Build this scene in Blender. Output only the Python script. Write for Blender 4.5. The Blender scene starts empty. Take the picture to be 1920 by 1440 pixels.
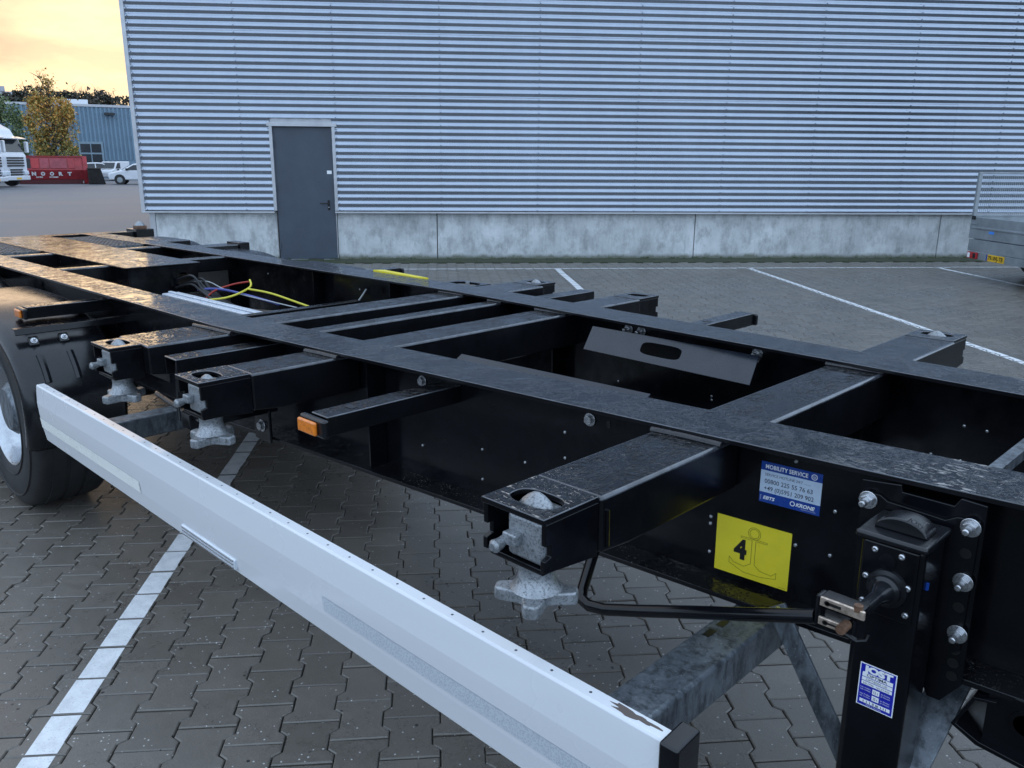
import bpy, bmesh, math, random
import numpy as np
from mathutils import Vector, Matrix
random.seed(7); rng = np.random.default_rng(7)
S = bpy.context.scene
C = S.collection
rad = math.radians

# ------------------------------------------------------------------ camera
F_PX = 1537.2; YAW = 0.7781; PITCH = 0.2653; ROLL = 0.008
CAM = Vector((0.2653, -2.2362, 1.8187))
fw = Vector((-math.sin(YAW)*math.cos(PITCH), math.cos(YAW)*math.cos(PITCH), -math.sin(PITCH)))
rt = Vector((math.cos(YAW), math.sin(YAW), 0)); up = rt.cross(fw)
r2 = math.cos(ROLL)*rt + math.sin(ROLL)*up; u2 = -math.sin(ROLL)*rt + math.cos(ROLL)*up
cd = bpy.data.cameras.new('camera'); cam = bpy.data.objects.new('camera', cd); C.objects.link(cam)
cam.matrix_world = Matrix(((r2.x, u2.x, -fw.x, CAM.x), (r2.y, u2.y, -fw.y, CAM.y), (r2.z, u2.z, -fw.z, CAM.z), (0, 0, 0, 1)))
cd.sensor_width = 36; cd.lens = F_PX/1920*36; cd.clip_start = 0.05; cd.clip_end = 2000
S.camera = cam

# ------------------------------------------------------------------ sky and sun
SUN_EL = rad(3.2); SUN_DIR = Vector((-0.932, 0.362, 0)).normalized()
wd = bpy.data.worlds.new('World'); S.world = wd; wd.use_nodes = True
nt = wd.node_tree; nt.nodes.clear()
wo = nt.nodes.new('ShaderNodeOutputWorld'); bg = nt.nodes.new('ShaderNodeBackground')
sky = nt.nodes.new('ShaderNodeTexSky'); sky.sky_type = 'NISHITA'; sky.sun_disc = False
sky.sun_elevation = SUN_EL; sky.sun_rotation = math.atan2(SUN_DIR.x, SUN_DIR.y)
sky.air_density = 1.0; sky.dust_density = 2.0; sky.ozone_density = 1.2
# broken cloud deck over the clear sky, the same all round
tc = nt.nodes.new('ShaderNodeTexCoord'); mp = nt.nodes.new('ShaderNodeMapping'); mp.inputs['Scale'].default_value = (1.0, 1.0, 3.2)
nz = nt.nodes.new('ShaderNodeTexNoise'); nz.inputs['Scale'].default_value = 3.4; nz.inputs['Detail'].default_value = 9; nz.inputs['Roughness'].default_value = 0.62
cr = nt.nodes.new('ShaderNodeValToRGB'); cr.color_ramp.elements[0].position = 0.36; cr.color_ramp.elements[1].position = 0.66
cr.color_ramp.elements[0].color = (0.965, 0.965, 0.965, 1); cr.color_ramp.elements[1].color = (0.992, 0.992, 0.992, 1)
mixc = nt.nodes.new('ShaderNodeMix'); mixc.data_type = 'RGBA'; mixc.inputs['A'].default_value = (0, 0, 0, 1)
# cloud colour: cool blue-grey, warmed by the low sun in the part of the deck round it
dt = nt.nodes.new('ShaderNodeVectorMath'); dt.operation = 'DOT_PRODUCT'; dt.inputs[1].default_value = (SUN_DIR.x*math.cos(SUN_EL), SUN_DIR.y*math.cos(SUN_EL), math.sin(SUN_EL))
nt.links.new(tc.outputs['Generated'], dt.inputs[0])
wr = nt.nodes.new('ShaderNodeValToRGB'); wr.color_ramp.interpolation = 'EASE'
stops = ((0.35, (3.6, 4.65, 6.1, 1)), (0.75, (3.4, 4.0, 4.9, 1)), (0.92, (2.6, 2.35, 2.3, 1)), (0.968, (2.25, 1.75, 1.5, 1)), (0.988, (2.85, 2.12, 1.58, 1)), (1.0, (4.8, 3.8, 2.4, 1)))
while len(wr.color_ramp.elements) < len(stops): wr.color_ramp.elements.new(0.5)
for e_, (p_, c_) in zip(wr.color_ramp.elements, stops):
    e_.position = p_; e_.color = c_
nt.links.new(dt.outputs['Value'], wr.inputs['Fac']); 
nz2 = nt.nodes.new('ShaderNodeTexNoise'); nz2.inputs['Scale'].default_value = 9.0; nz2.inputs['Detail'].default_value = 8; nz2.inputs['Roughness'].default_value = 0.55
mp2w = nt.nodes.new('ShaderNodeMapping'); mp2w.inputs['Scale'].default_value = (1.0, 1.0, 3.0); mp2w.inputs['Location'].default_value = (3.1, 1.7, 0.4)
nt.links.new(tc.outputs['Generated'], mp2w.inputs['Vector']); nt.links.new(mp2w.outputs['Vector'], nz2.inputs['Vector'])
cr2 = nt.nodes.new('ShaderNodeValToRGB'); cr2.color_ramp.elements[0].position = 0.35; cr2.color_ramp.elements[1].position = 0.65
cr2.color_ramp.elements[0].color = (0.72, 0.73, 0.78, 1); cr2.color_ramp.elements[1].color = (1.16, 1.14, 1.08, 1)
mulc = nt.nodes.new('ShaderNodeMix'); mulc.data_type = 'RGBA'; mulc.blend_type = 'MULTIPLY'; mulc.inputs['Factor'].default_value = 1.0
nt.links.new(nz2.outputs['Fac'], cr2.inputs['Fac']); nt.links.new(wr.outputs['Color'], mulc.inputs['A']); nt.links.new(cr2.outputs['Color'], mulc.inputs['B'])
nt.links.new(mulc.outputs['Result'], mixc.inputs['B'])
nt.links.new(tc.outputs['Generated'], mp.inputs['Vector']); nt.links.new(mp.outputs['Vector'], nz.inputs['Vector'])
nt.links.new(nz.outputs['Fac'], cr.inputs['Fac']); nt.links.new(cr.outputs['Color'], mixc.inputs['Factor'])
nt.links.new(sky.outputs['Color'], mixc.inputs['A']); nt.links.new(mixc.outputs['Result'], bg.inputs['Color'])
bg.inputs['Strength'].default_value = 0.15
nt.links.new(bg.outputs['Background'], wo.inputs['Surface'])
sl = bpy.data.lights.new('sun', 'SUN'); sun = bpy.data.objects.new('sun', sl); C.objects.link(sun)
sl.energy = 0.25; sl.angle = rad(40); sl.color = (1.0, 0.72, 0.45)
sd = Vector((SUN_DIR.x*math.cos(SUN_EL), SUN_DIR.y*math.cos(SUN_EL), math.sin(SUN_EL)))
sun.rotation_euler = sd.to_track_quat('Z', 'Y').to_euler()
S.view_settings.view_transform = 'Standard'; S.view_settings.look = 'None'
S.view_settings.exposure = 1.06; S.view_settings.gamma = 1.0; S.view_settings.use_curve_mapping = False
S.render.engine = 'CYCLES'

# ------------------------------------------------------------------ materials
def nodes(name):
    m = bpy.data.materials.new(name); m.use_nodes = True
    t = m.node_tree; b = t.nodes['Principled BSDF']
    return m, t, b
def N(t, typ, **kw):
    n = t.nodes.new(typ)
    for k, v in kw.items():
        if k in n.inputs: n.inputs[k].default_value = v
        else: setattr(n, k, v)
    return n
def noise(t, src, scale, detail=5, rough=0.6, dist=0.0, stretch=None):
    v = src
    if stretch:
        mpn = N(t, 'ShaderNodeMapping'); mpn.inputs['Scale'].default_value = stretch
        t.links.new(src, mpn.inputs['Vector']); v = mpn.outputs['Vector']
    n = N(t, 'ShaderNodeTexNoise', Scale=scale, Detail=detail, Roughness=rough, Distortion=dist)
    t.links.new(v, n.inputs['Vector']); return n.outputs['Fac']
def ramp(t, fac, stops):
    n = N(t, 'ShaderNodeValToRGB'); e = n.color_ramp.elements
    while len(e) < len(stops): e.new(0.5)
    for i, (p_, c) in enumerate(stops):
        e[i].position = p_
        e[i].color = (c, c, c, 1) if not hasattr(c, '__len__') else (*c, 1)
    t.links.new(fac, n.inputs['Fac']); return n.outputs['Color']
def mixcol(t, fac, a, b, mode='MIX'):
    n = N(t, 'ShaderNodeMix', data_type='RGBA', blend_type=mode)
    for sock, v in (('Factor', fac), ('A', a), ('B', b)):
        if hasattr(v, 'is_linked') or hasattr(v, 'links'): t.links.new(v, n.inputs[sock])
        elif sock == 'Factor': n.inputs[sock].default_value = v
        else: n.inputs[sock].default_value = (*v, 1)
    return n.outputs['Result']
def mth(t, op, a, b=0.0):
    n = N(t, 'ShaderNodeMath', operation=op)
    for i, v in enumerate((a, b)):
        if hasattr(v, 'links'): t.links.new(v, n.inputs[i])
        else: n.inputs[i].default_value = v
    return n.outputs[0]
def bump(t, b, h, strength, dist=0.01):
    n = N(t, 'ShaderNodeBump', Strength=strength, Distance=dist)
    t.links.new(h, n.inputs['Height']); t.links.new(n.outputs['Normal'], b.inputs['Normal'])
def coords(t, kind='Object'):
    if kind == 'Position': return N(t, 'ShaderNodeNewGeometry').outputs['Position']
    return N(t, 'ShaderNodeTexCoord').outputs[kind]
def simple(name, col, rough=0.5, metal=0.0, var=0.15, scale=8.0, bmp=0.0, bscale=60, coat=0.0, rvar=0.1, kind='Object', stretch=None, spec=0.5):
    m, t, b = nodes(name); src = coords(t, kind)
    f = noise(t, src, scale, 6, 0.65, stretch=stretch)
    lo = tuple(max(0, c*(1-var*1.6)) for c in col); hi = tuple(min(1, c*(1+var)) for c in col)
    t.links.new(ramp(t, f, [(0.3, lo), (0.7, hi)]), b.inputs['Base Color'])
    f2 = noise(t, src, scale*2.3, 4)
    t.links.new(ramp(t, f2, [(0.3, max(0.02, rough-rvar)), (0.7, min(1, rough+rvar))]), b.inputs['Roughness'])
    b.inputs['Specular IOR Level'].default_value = spec; b.inputs['Metallic'].default_value = metal; b.inputs['Coat Weight'].default_value = coat
    if bmp: bump(t, b, noise(t, src, bscale, 3), bmp, 0.004)
    return m
def flat(name, col, rough=0.4, emit=None):
    m, t, b = nodes(name); b.inputs['Base Color'].default_value = (*col, 1); b.inputs['Roughness'].default_value = rough
    return m

def wet_black(name='wet_black_paint', wear=0.0, sky_flecks=None):
    m, t, b = nodes(name); src = coords(t, 'Object')
    nrm = N(t, 'ShaderNodeSeparateXYZ'); t.links.new(N(t, 'ShaderNodeNewGeometry').outputs['True Normal'], nrm.inputs[0])
    upm = mth(t, 'MULTIPLY', mth(t, 'GREATER_THAN', nrm.outputs['Z'], 0.6), 1.0)      # rain lies on upward faces only
    dirt = noise(t, src, 9, 8, 0.7); fine = noise(t, src, 140, 3, 0.6)
    base = ramp(t, dirt, [(0.35, (0.003, 0.0034, 0.0045)), (0.75, (0.0065, 0.0068, 0.0085))]); b.inputs['Specular IOR Level'].default_value = 0.36
    dust = mth(t, 'MULTIPLY', ramp(t, noise(t, src, 4, 6, 0.7), [(0.5, 0.0), (0.8, 0.10)]), upm)
    base = mixcol(t, dust, base, (0.04, 0.040, 0.042))
    v = N(t, 'ShaderNodeTexVoronoi', Scale=260.0); t.links.new(src, v.inputs['Vector'])
    patch = ramp(t, noise(t, src, 3.1, 5, 0.7), [(0.54, 0.0), (0.66, 1.0)])
    speck = mth(t, 'MULTIPLY', mth(t, 'MULTIPLY', mth(t, 'LESS_THAN', v.outputs['Distance'], 0.26), patch), mth(t, 'GREATER_THAN', fine, 0.56))
    speck = mth(t, 'MULTIPLY', speck, upm)
    base = mixcol(t, speck, base, (0.42, 0.38, 0.33))
    if wear:
        chip = mth(t, 'MULTIPLY', ramp(t, noise(t, src, 58, 9, 0.75, 0.4, (0.6, 1.3, 1)), [(0.585, 0.0), (0.60, 1.0)]), upm)
        base = mixcol(t, mth(t, 'MULTIPLY', chip, wear), base, (0.34, 0.29, 0.25))
    if sky_flecks:      # pale flecks painting bright sky reflections onto the front end of the flange
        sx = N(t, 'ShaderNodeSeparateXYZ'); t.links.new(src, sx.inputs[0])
        zone = ramp(t, mth(t, 'ADD', mth(t, 'MULTIPLY', sx.outputs['X'], 0.5), 0.7), [(sky_flecks[0], 0.0), (sky_flecks[1], 1.0)])
        fleck = ramp(t, mth(t, 'ADD', mth(t, 'MULTIPLY', noise(t, src, 85, 8, 0.72, 0.3, (0.5, 1.4, 1)), 0.7), mth(t, 'MULTIPLY', noise(t, src, 6, 3), 0.38)), [(0.585, 0.0), (0.60, 1.0)])
        base = mixcol(t, mth(t, 'MULTIPLY', mth(t, 'MULTIPLY', zone, fleck), mth(t, 'MULTIPLY', upm, 0.8)), base, (0.34, 0.32, 0.30))
    t.links.new(base, b.inputs['Base Color'])
    pool = ramp(t, noise(t, src, 7, 4, 0.6, 0.8, (1.2, 1, 1)), [(0.42, 0.0), (0.58, 1.0)])
    rr = N(t, 'ShaderNodeMix', data_type='FLOAT'); t.links.new(mth(t, 'MULTIPLY', pool, upm), rr.inputs[0])
    rough_dry = mth(t, 'ADD', ramp(t, noise(t, src, 12, 6), [(0.3, 0.05), (0.7, 0.13)]), mth(t, 'MULTIPLY', mth(t, 'SUBTRACT', 1.0, upm), 0.14))
    t.links.new(rough_dry, rr.inputs[2]); rr.inputs[3].default_value = 0.035
    t.links.new(rr.outputs[0], b.inputs['Roughness'])
    rip = noise(t, src, 30, 4, 0.62, 1.6, (1.0, 0.75, 1))
    rip = ramp(t, rip, [(0.44, 0.0), (0.52, 1.0)])
    rip2 = mth(t, 'MULTIPLY', mth(t, 'MULTIPLY', rip, pool), upm)
    vd = N(t, 'ShaderNodeTexVoronoi', Scale=95.0); t.links.new(src, vd.inputs['Vector'])
    drop = mth(t, 'MAXIMUM', mth(t, 'SUBTRACT', 0.34, vd.outputs['Distance']), 0.0)
    drop = mth(t, 'MULTIPLY', mth(t, 'MULTIPLY', drop, upm), ramp(t, noise(t, src, 11, 4, 0.7), [(0.47, 0.0), (0.56, 3.0)]))
    h = mth(t, 'ADD', mth(t, 'ADD', mth(t, 'MULTIPLY', rip2, 1.25), mth(t, 'MULTIPLY', fine, 0.04)), mth(t, 'MULTIPLY', drop, 1.0))
    bump(t, b, h, 0.5, 0.0025)
    return m
M = {}
M['black'] = wet_black(); M['black_beam'] = wet_black('sky_flecked_wet_black_paint', 0.0, (0.46, 0.62)); M['black_worn'] = wet_black('worn_wet_black_paint', 1.0)
M['black_edge'] = simple('rubbed_black_edge_highlight', (0.060, 0.066, 0.078), 0.22, 0.1, 0.5, 14, rvar=0.08, coat=0.5)  # rubbed edge paint, made paler to paint in the sky highlight along bends
M['black_side'] = simple('black_gloss_paint', (0.0032, 0.0036, 0.0052), 0.20, 0, 0.4, 6, 0.03, 18, rvar=0.08, spec=0.33)
M['black_plastic'] = simple('black_plastic', (0.006, 0.0068, 0.009), 0.24, 0, 0.3, 10, 0.02, 90, rvar=0.06)
M['weld'] = simple('weld_bead', (0.018, 0.018, 0.021), 0.25, 0, 0.3, 30, 0.6, 120)
def galvmat():
    m, t, b = nodes('galvanised_steel'); src = coords(t, 'Object')
    c = ramp(t, noise(t, src, 9, 6, 0.65), [(0.3, (0.085, 0.10, 0.118)), (0.7, (0.22, 0.245, 0.27))])
    c = mixcol(t, ramp(t, noise(t, src, 38, 6, 0.7, 0.3, (1, 1, 0.35)), [(0.44, 0.0), (0.64, 0.85)]), c, (0.032, 0.036, 0.042))
    c = mixcol(t, ramp(t, noise(t, src, 130, 4, 0.7), [(0.6, 0.0), (0.72, 0.5)]), c, (0.42, 0.45, 0.48))
    t.links.new(c, b.inputs['Base Color']); b.inputs['Metallic'].default_value = 0.45
    t.links.new(ramp(t, noise(t, src, 30, 5), [(0.3, 0.34), (0.7, 0.58)]), b.inputs['Roughness']); bump(t, b, noise(t, src, 80, 4), 0.15, 0.003); return m
M['galv'] = galvmat()
def castmat():
    m, t, b = nodes('galvanised_casting'); src = coords(t, 'Object')
    c = ramp(t, noise(t, src, 24, 6, 0.7), [(0.3, (0.27, 0.29, 0.31)), (0.7, (0.42, 0.44, 0.46))])
    c = mixcol(t, ramp(t, noise(t, src, 170, 6, 0.75, 0.5), [(0.49, 0.0), (0.62, 0.85)]), c, (0.07, 0.075, 0.08))
    c = mixcol(t, ramp(t, noise(t, src, 14, 4, 0.6), [(0.48, 0.0), (0.70, 0.65)]), c, (0.12, 0.12, 0.12))
    t.links.new(c, b.inputs['Base Color']); b.inputs['Roughness'].default_value = 0.42; b.inputs['Metallic'].default_value = 0.5
    bump(t, b, noise(t, src, 120, 3), 0.25, 0.003); return m
M['cast'] = castmat()
M['steel'] = simple('zinc_bolt', (0.55, 0.56, 0.58), 0.28, 0.9, 0.2, 60)
M['barewarm'] = simple('bare_steel', (0.62, 0.50, 0.40), 0.38, 0.7, 0.35, 60, 0.2, 160)
M['rust'] = simple('rusty_pin', (0.16, 0.085, 0.05), 0.6, 0.3, 0.4, 60, 0.4, 120)
M['board'] = simple('white_aluminium_paint', (0.70, 0.71, 0.73), 0.26, 0.0, 0.02, 1.2, 0.0, 14, coat=0.2, rvar=0.03, stretch=(0.3, 1, 1))
M['reflect_white'] = simple('white_reflective_tape', (0.86, 0.87, 0.82), 0.28, 0, 0.02, 6, rvar=0.02)
def hexmat():
    m, t, b = nodes('silver_prismatic_tape'); src = coords(t, 'Object')
    v = N(t, 'ShaderNodeTexVoronoi', Scale=190.0); t.links.new(src, v.inputs['Vector'])
    t.links.new(ramp(t, v.outputs['Distance'], [(0.25, (0.47, 0.51, 0.57)), (0.6, (0.62, 0.66, 0.71))]), b.inputs['Base Color'])
    b.inputs['Roughness'].default_value = 0.3; b.inputs['Metallic'].default_value = 0.15; return m
M['reflect_grey'] = hexmat()
M['amber'] = simple('amber_lens', (0.75, 0.20, 0.015), 0.18, 0, 0.2, 80, 0.3, 160, coat=0.5)
M['lens'] = simple('clear_lens', (0.75, 0.80, 0.86), 0.12, 0.3, 0.1, 50, 0.2, 120, coat=0.6)
M['yellow'] = simple('yellow_sticker', (0.80, 0.66, 0.03), 0.35, 0, 0.05, 12)
M['blue'] = simple('blue_sticker', (0.010, 0.055, 0.30), 0.3, 0, 0.06, 12)
M['deepblue'] = simple('type_plate_blue', (0.012, 0.018, 0.36), 0.3, 0, 0.06, 12)
M['paleblue'] = simple('pale_sticker', (0.55, 0.66, 0.80), 0.3, 0, 0.04, 12)
M['white_print'] = flat('white_print', (0.82, 0.84, 0.86)); M['dark_print'] = flat('dark_print', (0.02, 0.03, 0.07)); M['black_print'] = flat('black_print', (0.008, 0.008, 0.008), 0.35)
M['olive_print'] = flat('olive_print', (0.09, 0.085, 0.01))
def tyremat():
    m, t, b = nodes('tyre_rubber'); src = coords(t, 'Object')
    t.links.new(ramp(t, noise(t, src, 9, 8, 0.7), [(0.3, (0.007, 0.007, 0.008)), (0.7, (0.022, 0.0215, 0.022))]), b.inputs['Base Color'])
    b.inputs['Roughness'].default_value = 0.6; bump(t, b, noise(t, src, 50, 4), 0.2, 0.004); return m
M['tyre'] = tyremat()
M['alloy'] = simple('polished_alloy', (0.50, 0.52, 0.55), 0.20, 0.9, 0.06, 12)
M['wire_yellow'] = flat('yellow_cable', (0.65, 0.58, 0.04), 0.35); M['wire_red'] = flat('red_cable', (0.35, 0.025, 0.015), 0.35)
M['wire_blue'] = flat('blue_cable', (0.05, 0.07, 0.30), 0.35); M['wire_black'] = flat('black_cable', (0.012, 0.012, 0.014), 0.35); M['wire_white'] = flat('white_cable', (0.38, 0.40, 0.40), 0.35)
M['white_profile'] = simple('white_profile', (0.62, 0.66, 0.72), 0.3, 0.2, 0.05, 6)

# ------------------------------------------------------------------ mesh building
class MB:
    def __init__(s): s.v = []; s.f = []
    def add(s, vs, fs):
        o = len(s.v); s.v += [tuple(x) for x in vs]; s.f += [tuple(i+o for i in f) for f in fs]; return s
    def box(s, x0, x1, y0, y1, z0, z1):
        return s.add([(x0,y0,z0),(x1,y0,z0),(x1,y1,z0),(x0,y1,z0),(x0,y0,z1),(x1,y0,z1),(x1,y1,z1),(x0,y1,z1)],
                     [(3,2,1,0),(4,5,6,7),(0,1,5,4),(1,2,6,5),(2,3,7,6),(3,0,4,7)])
    def prism(s, poly, axis, a0, a1):
        # poly in the two other axes, cyclic order: x->(y,z), y->(x,z), z->(x,y)
        def P(q, a): return {'x': (a, q[0], q[1]), 'y': (q[0], a, q[1]), 'z': (q[0], q[1], a)}[axis]
        n = len(poly); vs = [P(q, a0) for q in poly] + [P(q, a1) for q in poly]
        fs = [tuple(range(n))[::-1], tuple(range(n, 2*n))] + [(i, (i+1) % n, n+(i+1) % n, n+i) for i in range(n)]
        return s.add(vs, fs)
    def tube(s, pts, r, n=10, closed=False):
        pts = [Vector(p_) for p_ in pts]; rs = r if hasattr(r, '__len__') else [r]*len(pts)
        vs = []; prev = None
        for i, p_ in enumerate(pts):
            if closed: d = pts[(i+1) % len(pts)] - pts[i-1]
            else: d = pts[min(i+1, len(pts)-1)] - pts[max(i-1, 0)]
            d.normalize()
            a = prev if prev is not None else (Vector((0, 0, 1)) if abs(d.z) < 0.9 else Vector((1, 0, 0)))
            a = (a - d*a.dot(d)).normalized(); prev = a; b_ = d.cross(a)
            for k in range(n):
                w = 2*math.pi*k/n; vs.append(p_ + (a*math.cos(w) + b_*math.sin(w))*rs[i])
        m_ = len(pts); fs = []
        for i in range(m_ if closed else m_-1):
            for k in range(n):
                fs.append((i*n+k, i*n+(k+1) % n, ((i+1) % m_)*n+(k+1) % n, ((i+1) % m_)*n+k))
        if not closed: fs += [tuple(range(n))[::-1], tuple(range((m_-1)*n, m_*n))]
        return s.add(vs, fs)
    def lathe(s, prof, c, axis='z', n=24, cap=True):
        # prof: (radius, height along axis)
        vs = []
        for r, h in prof:
            for k in range(n):
                w = 2*math.pi*k/n; a, b_ = r*math.cos(w), r*math.sin(w)
                q = {'z': (a, b_, h), 'y': (a, h, b_), 'x': (h, a, b_)}[axis]
                vs.append((q[0]+c[0], q[1]+c[1], q[2]+c[2]))
        m_ = len(prof); fs = []
        for i in range(m_-1):
            for k in range(n): fs.append((i*n+k, i*n+(k+1) % n, (i+1)*n+(k+1) % n, (i+1)*n+k))
        if cap: fs += [tuple(range(n))[::-1], tuple(range((m_-1)*n, m_*n))]
        return s.add(vs, fs)
    def holed(s, rect, hole, z0, z1, fn=None):
        # rectangular plate (x0,x1,y0,y1) with a hole polygon, both walked by angle round the hole centre
        x0, x1, y0, y1 = rect; cx = sum(h[0] for h in hole)/len(hole); cy = sum(h[1] for h in hole)/len(hole)
        hole = sorted(hole, key=lambda h: math.atan2(h[1]-cy, h[0]-cx)); outer = []
        for h in hole:
            dx, dy = h[0]-cx, h[1]-cy
            tx = ((x1-cx) if dx > 0 else (x0-cx))/dx if abs(dx) > 1e-9 else 1e9
            ty = ((y1-cy) if dy > 0 else (y0-cy))/dy if abs(dy) > 1e-9 else 1e9
            t_ = min(tx, ty); outer.append([cx+dx*t_, cy+dy*t_])
        for X in (x0, x1):
            for Y in (y0, y1):
                j = min(range(len(outer)), key=lambda i: (outer[i][0]-X)**2+(outer[i][1]-Y)**2); outer[j] = [X, Y]
        n = len(hole); fn = fn or (lambda x, y, z: (x, y, z)); vs = []
        for z in (z0, z1):
            vs += [fn(*o, z) for o in outer] + [fn(*h, z) for h in hole]
        fs = []
        for i in range(n):
            j = (i+1) % n
            fs += [(i, n+i, n+j, j), (2*n+i, 2*n+j, 3*n+j, 3*n+i), (i, j, 2*n+j, 2*n+i), (n+j, n+i, 3*n+i, 3*n+j)]
        return s.add(vs, fs)
    def xf(s, mtx):
        s.v = [tuple(mtx @ Vector(v)) for v in s.v]; return s
    def build(s, name, mat, parent=None, bevel=0.0, segs=2, ang=32, smooth=True, edge=None):
        me = bpy.data.meshes.new(name); me.from_pydata(s.v, [], s.f)
        bm = bmesh.new(); bm.from_mesh(me); bmesh.ops.recalc_face_normals(bm, faces=bm.faces)
        if bevel:
            es = [e for e in bm.edges if len(e.link_faces) == 2 and e.calc_face_angle(0) > rad(ang)]
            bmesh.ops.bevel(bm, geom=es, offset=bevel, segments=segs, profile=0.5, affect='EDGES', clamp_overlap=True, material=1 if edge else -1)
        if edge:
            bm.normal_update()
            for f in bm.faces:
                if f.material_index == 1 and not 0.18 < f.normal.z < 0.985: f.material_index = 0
        for f in bm.faces: f.smooth = smooth
        bm.to_mesh(me); bm.free()
        if smooth: me.set_sharp_from_angle(angle=rad(ang if (not bevel or ang < 10) else 75))
        me.materials.append(mat if not isinstance(mat, str) else M[mat])
        if edge: me.materials.append(M[edge])
        o = bpy.data.objects.new(name, me); C.objects.link(o)
        if bevel and smooth:
            wn = o.modifiers.new('normals', 'WEIGHTED_NORMAL'); wn.keep_sharp = True; wn.weight = 100
        if parent is not None: o.parent = parent
        return o
def tag(o, label=None, cat=None, group=None, kind=None):
    if label: o['label'] = label
    if cat: o['category'] = cat
    if group: o['group'] = group
    if kind: o['kind'] = kind
    return o
def empty(name, loc=(0, 0, 0), rz=0.0):
    o = bpy.data.objects.new(name, None); C.objects.link(o); o.location = loc; o.rotation_euler = (0, 0, rz); o.empty_display_size = 0.1; return o
def copy_tree(o, parent=None):
    c = o.copy(); C.objects.link(c); c.parent = parent
    for ch in list(o.children): copy_tree(ch, c)
    return c
def text_mb(txt, size, align='LEFT', off=0.0, shear=0.0):
    cu = bpy.data.curves.new('t', 'FONT'); cu.body = txt; cu.size = size; cu.align_x = align; cu.offset = off*size; cu.shear = shear; cu.resolution_u = 3
    o = bpy.data.objects.new('t', cu); C.objects.link(o); bpy.context.view_layer.update()
    me = bpy.data.meshes.new_from_object(o.evaluated_get(bpy.context.evaluated_depsgraph_get()))
    mb = MB(); mb.v = [tuple(v.co) for v in me.vertices]; mb.f = [tuple(p_.vertices) for p_ in me.polygons]
    bpy.data.objects.remove(o); bpy.data.curves.remove(cu); bpy.data.meshes.remove(me); return mb
def fit_width(mb, w):
    xs = [v[0] for v in mb.v]; k = w/(max(xs)-min(xs)); x0 = min(xs)
    mb.v = [((v[0]-x0)*k, v[1], v[2]) for v in mb.v]; return mb
def merge(*mbs):
    r = MB()
    for m_ in mbs: r.add(m_.v, m_.f)
    return r
def shift(mb, dx, dy, dz=0): mb.v = [(v[0]+dx, v[1]+dy, v[2]+dz) for v in mb.v]; return mb
def project(P):
    d = Vector(P)-CAM; z = d.dot(fw)
    if z < 0.05: return None
    return (960+F_PX*d.dot(r2)/z, 720-F_PX*d.dot(u2)/z, z)
def pray(px, py):
    d = r2*((px-960)/F_PX) - u2*((py-720)/F_PX) + fw; return d
def on_z(px, py, z=0.0):
    d = pray(px, py); return CAM + d*((z-CAM.z)/d.z)

# ================================================================== SETTING
TH = rad(49.7); O = Vector((-9.55, 10.67, 0)); U = Vector((math.cos(TH), math.sin(TH), 0)); NN = Vector((math.sin(TH), -math.cos(TH), 0))
def wl(u, n, z=0.0): return O + U*u + NN*n + Vector((0, 0, z))
def u_at(px, py, n=0.0):
    d = pray(px, py); t_ = (NN.dot(O + NN*n) - NN.dot(CAM))/NN.dot(d); q = CAM + d*t_; return (q-O).dot(U), q.z

# ---- ground sheet
def ground_mat():
    m, t, b = nodes('wet_yard_asphalt'); src = coords(t, 'Position')
    f = noise(t, src, 0.35, 8, 0.65, stretch=(1, 0.4, 1)); g = noise(t, src, 40, 4)
    c = ramp(t, f, [(0.3, (0.15, 0.152, 0.165)), (0.7, (0.24, 0.242, 0.26))])
    c = mixcol(t, 0.35, c, ramp(t, g, [(0.35, (0.03, 0.03, 0.03)), (0.7, (0.16, 0.16, 0.16))]))
    t.links.new(c, b.inputs['Base Color'])
    t.links.new(ramp(t, f, [(0.35, 0.55), (0.65, 0.75)]), b.inputs['Roughness']); b.inputs['Specular IOR Level'].default_value = 0.3
    bump(t, b, g, 0.3, 0.01); return m
M['ground'] = ground_mat()
gmb = MB(); R = 1200
gmb.add([(-R, -R, -0.02), (R, -R, -0.02), (R, R, -0.02), (-R, R, -0.02)], [(0, 1, 2, 3)])
tag(gmb.build('ground', 'ground', smooth=False), kind='structure')

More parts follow.
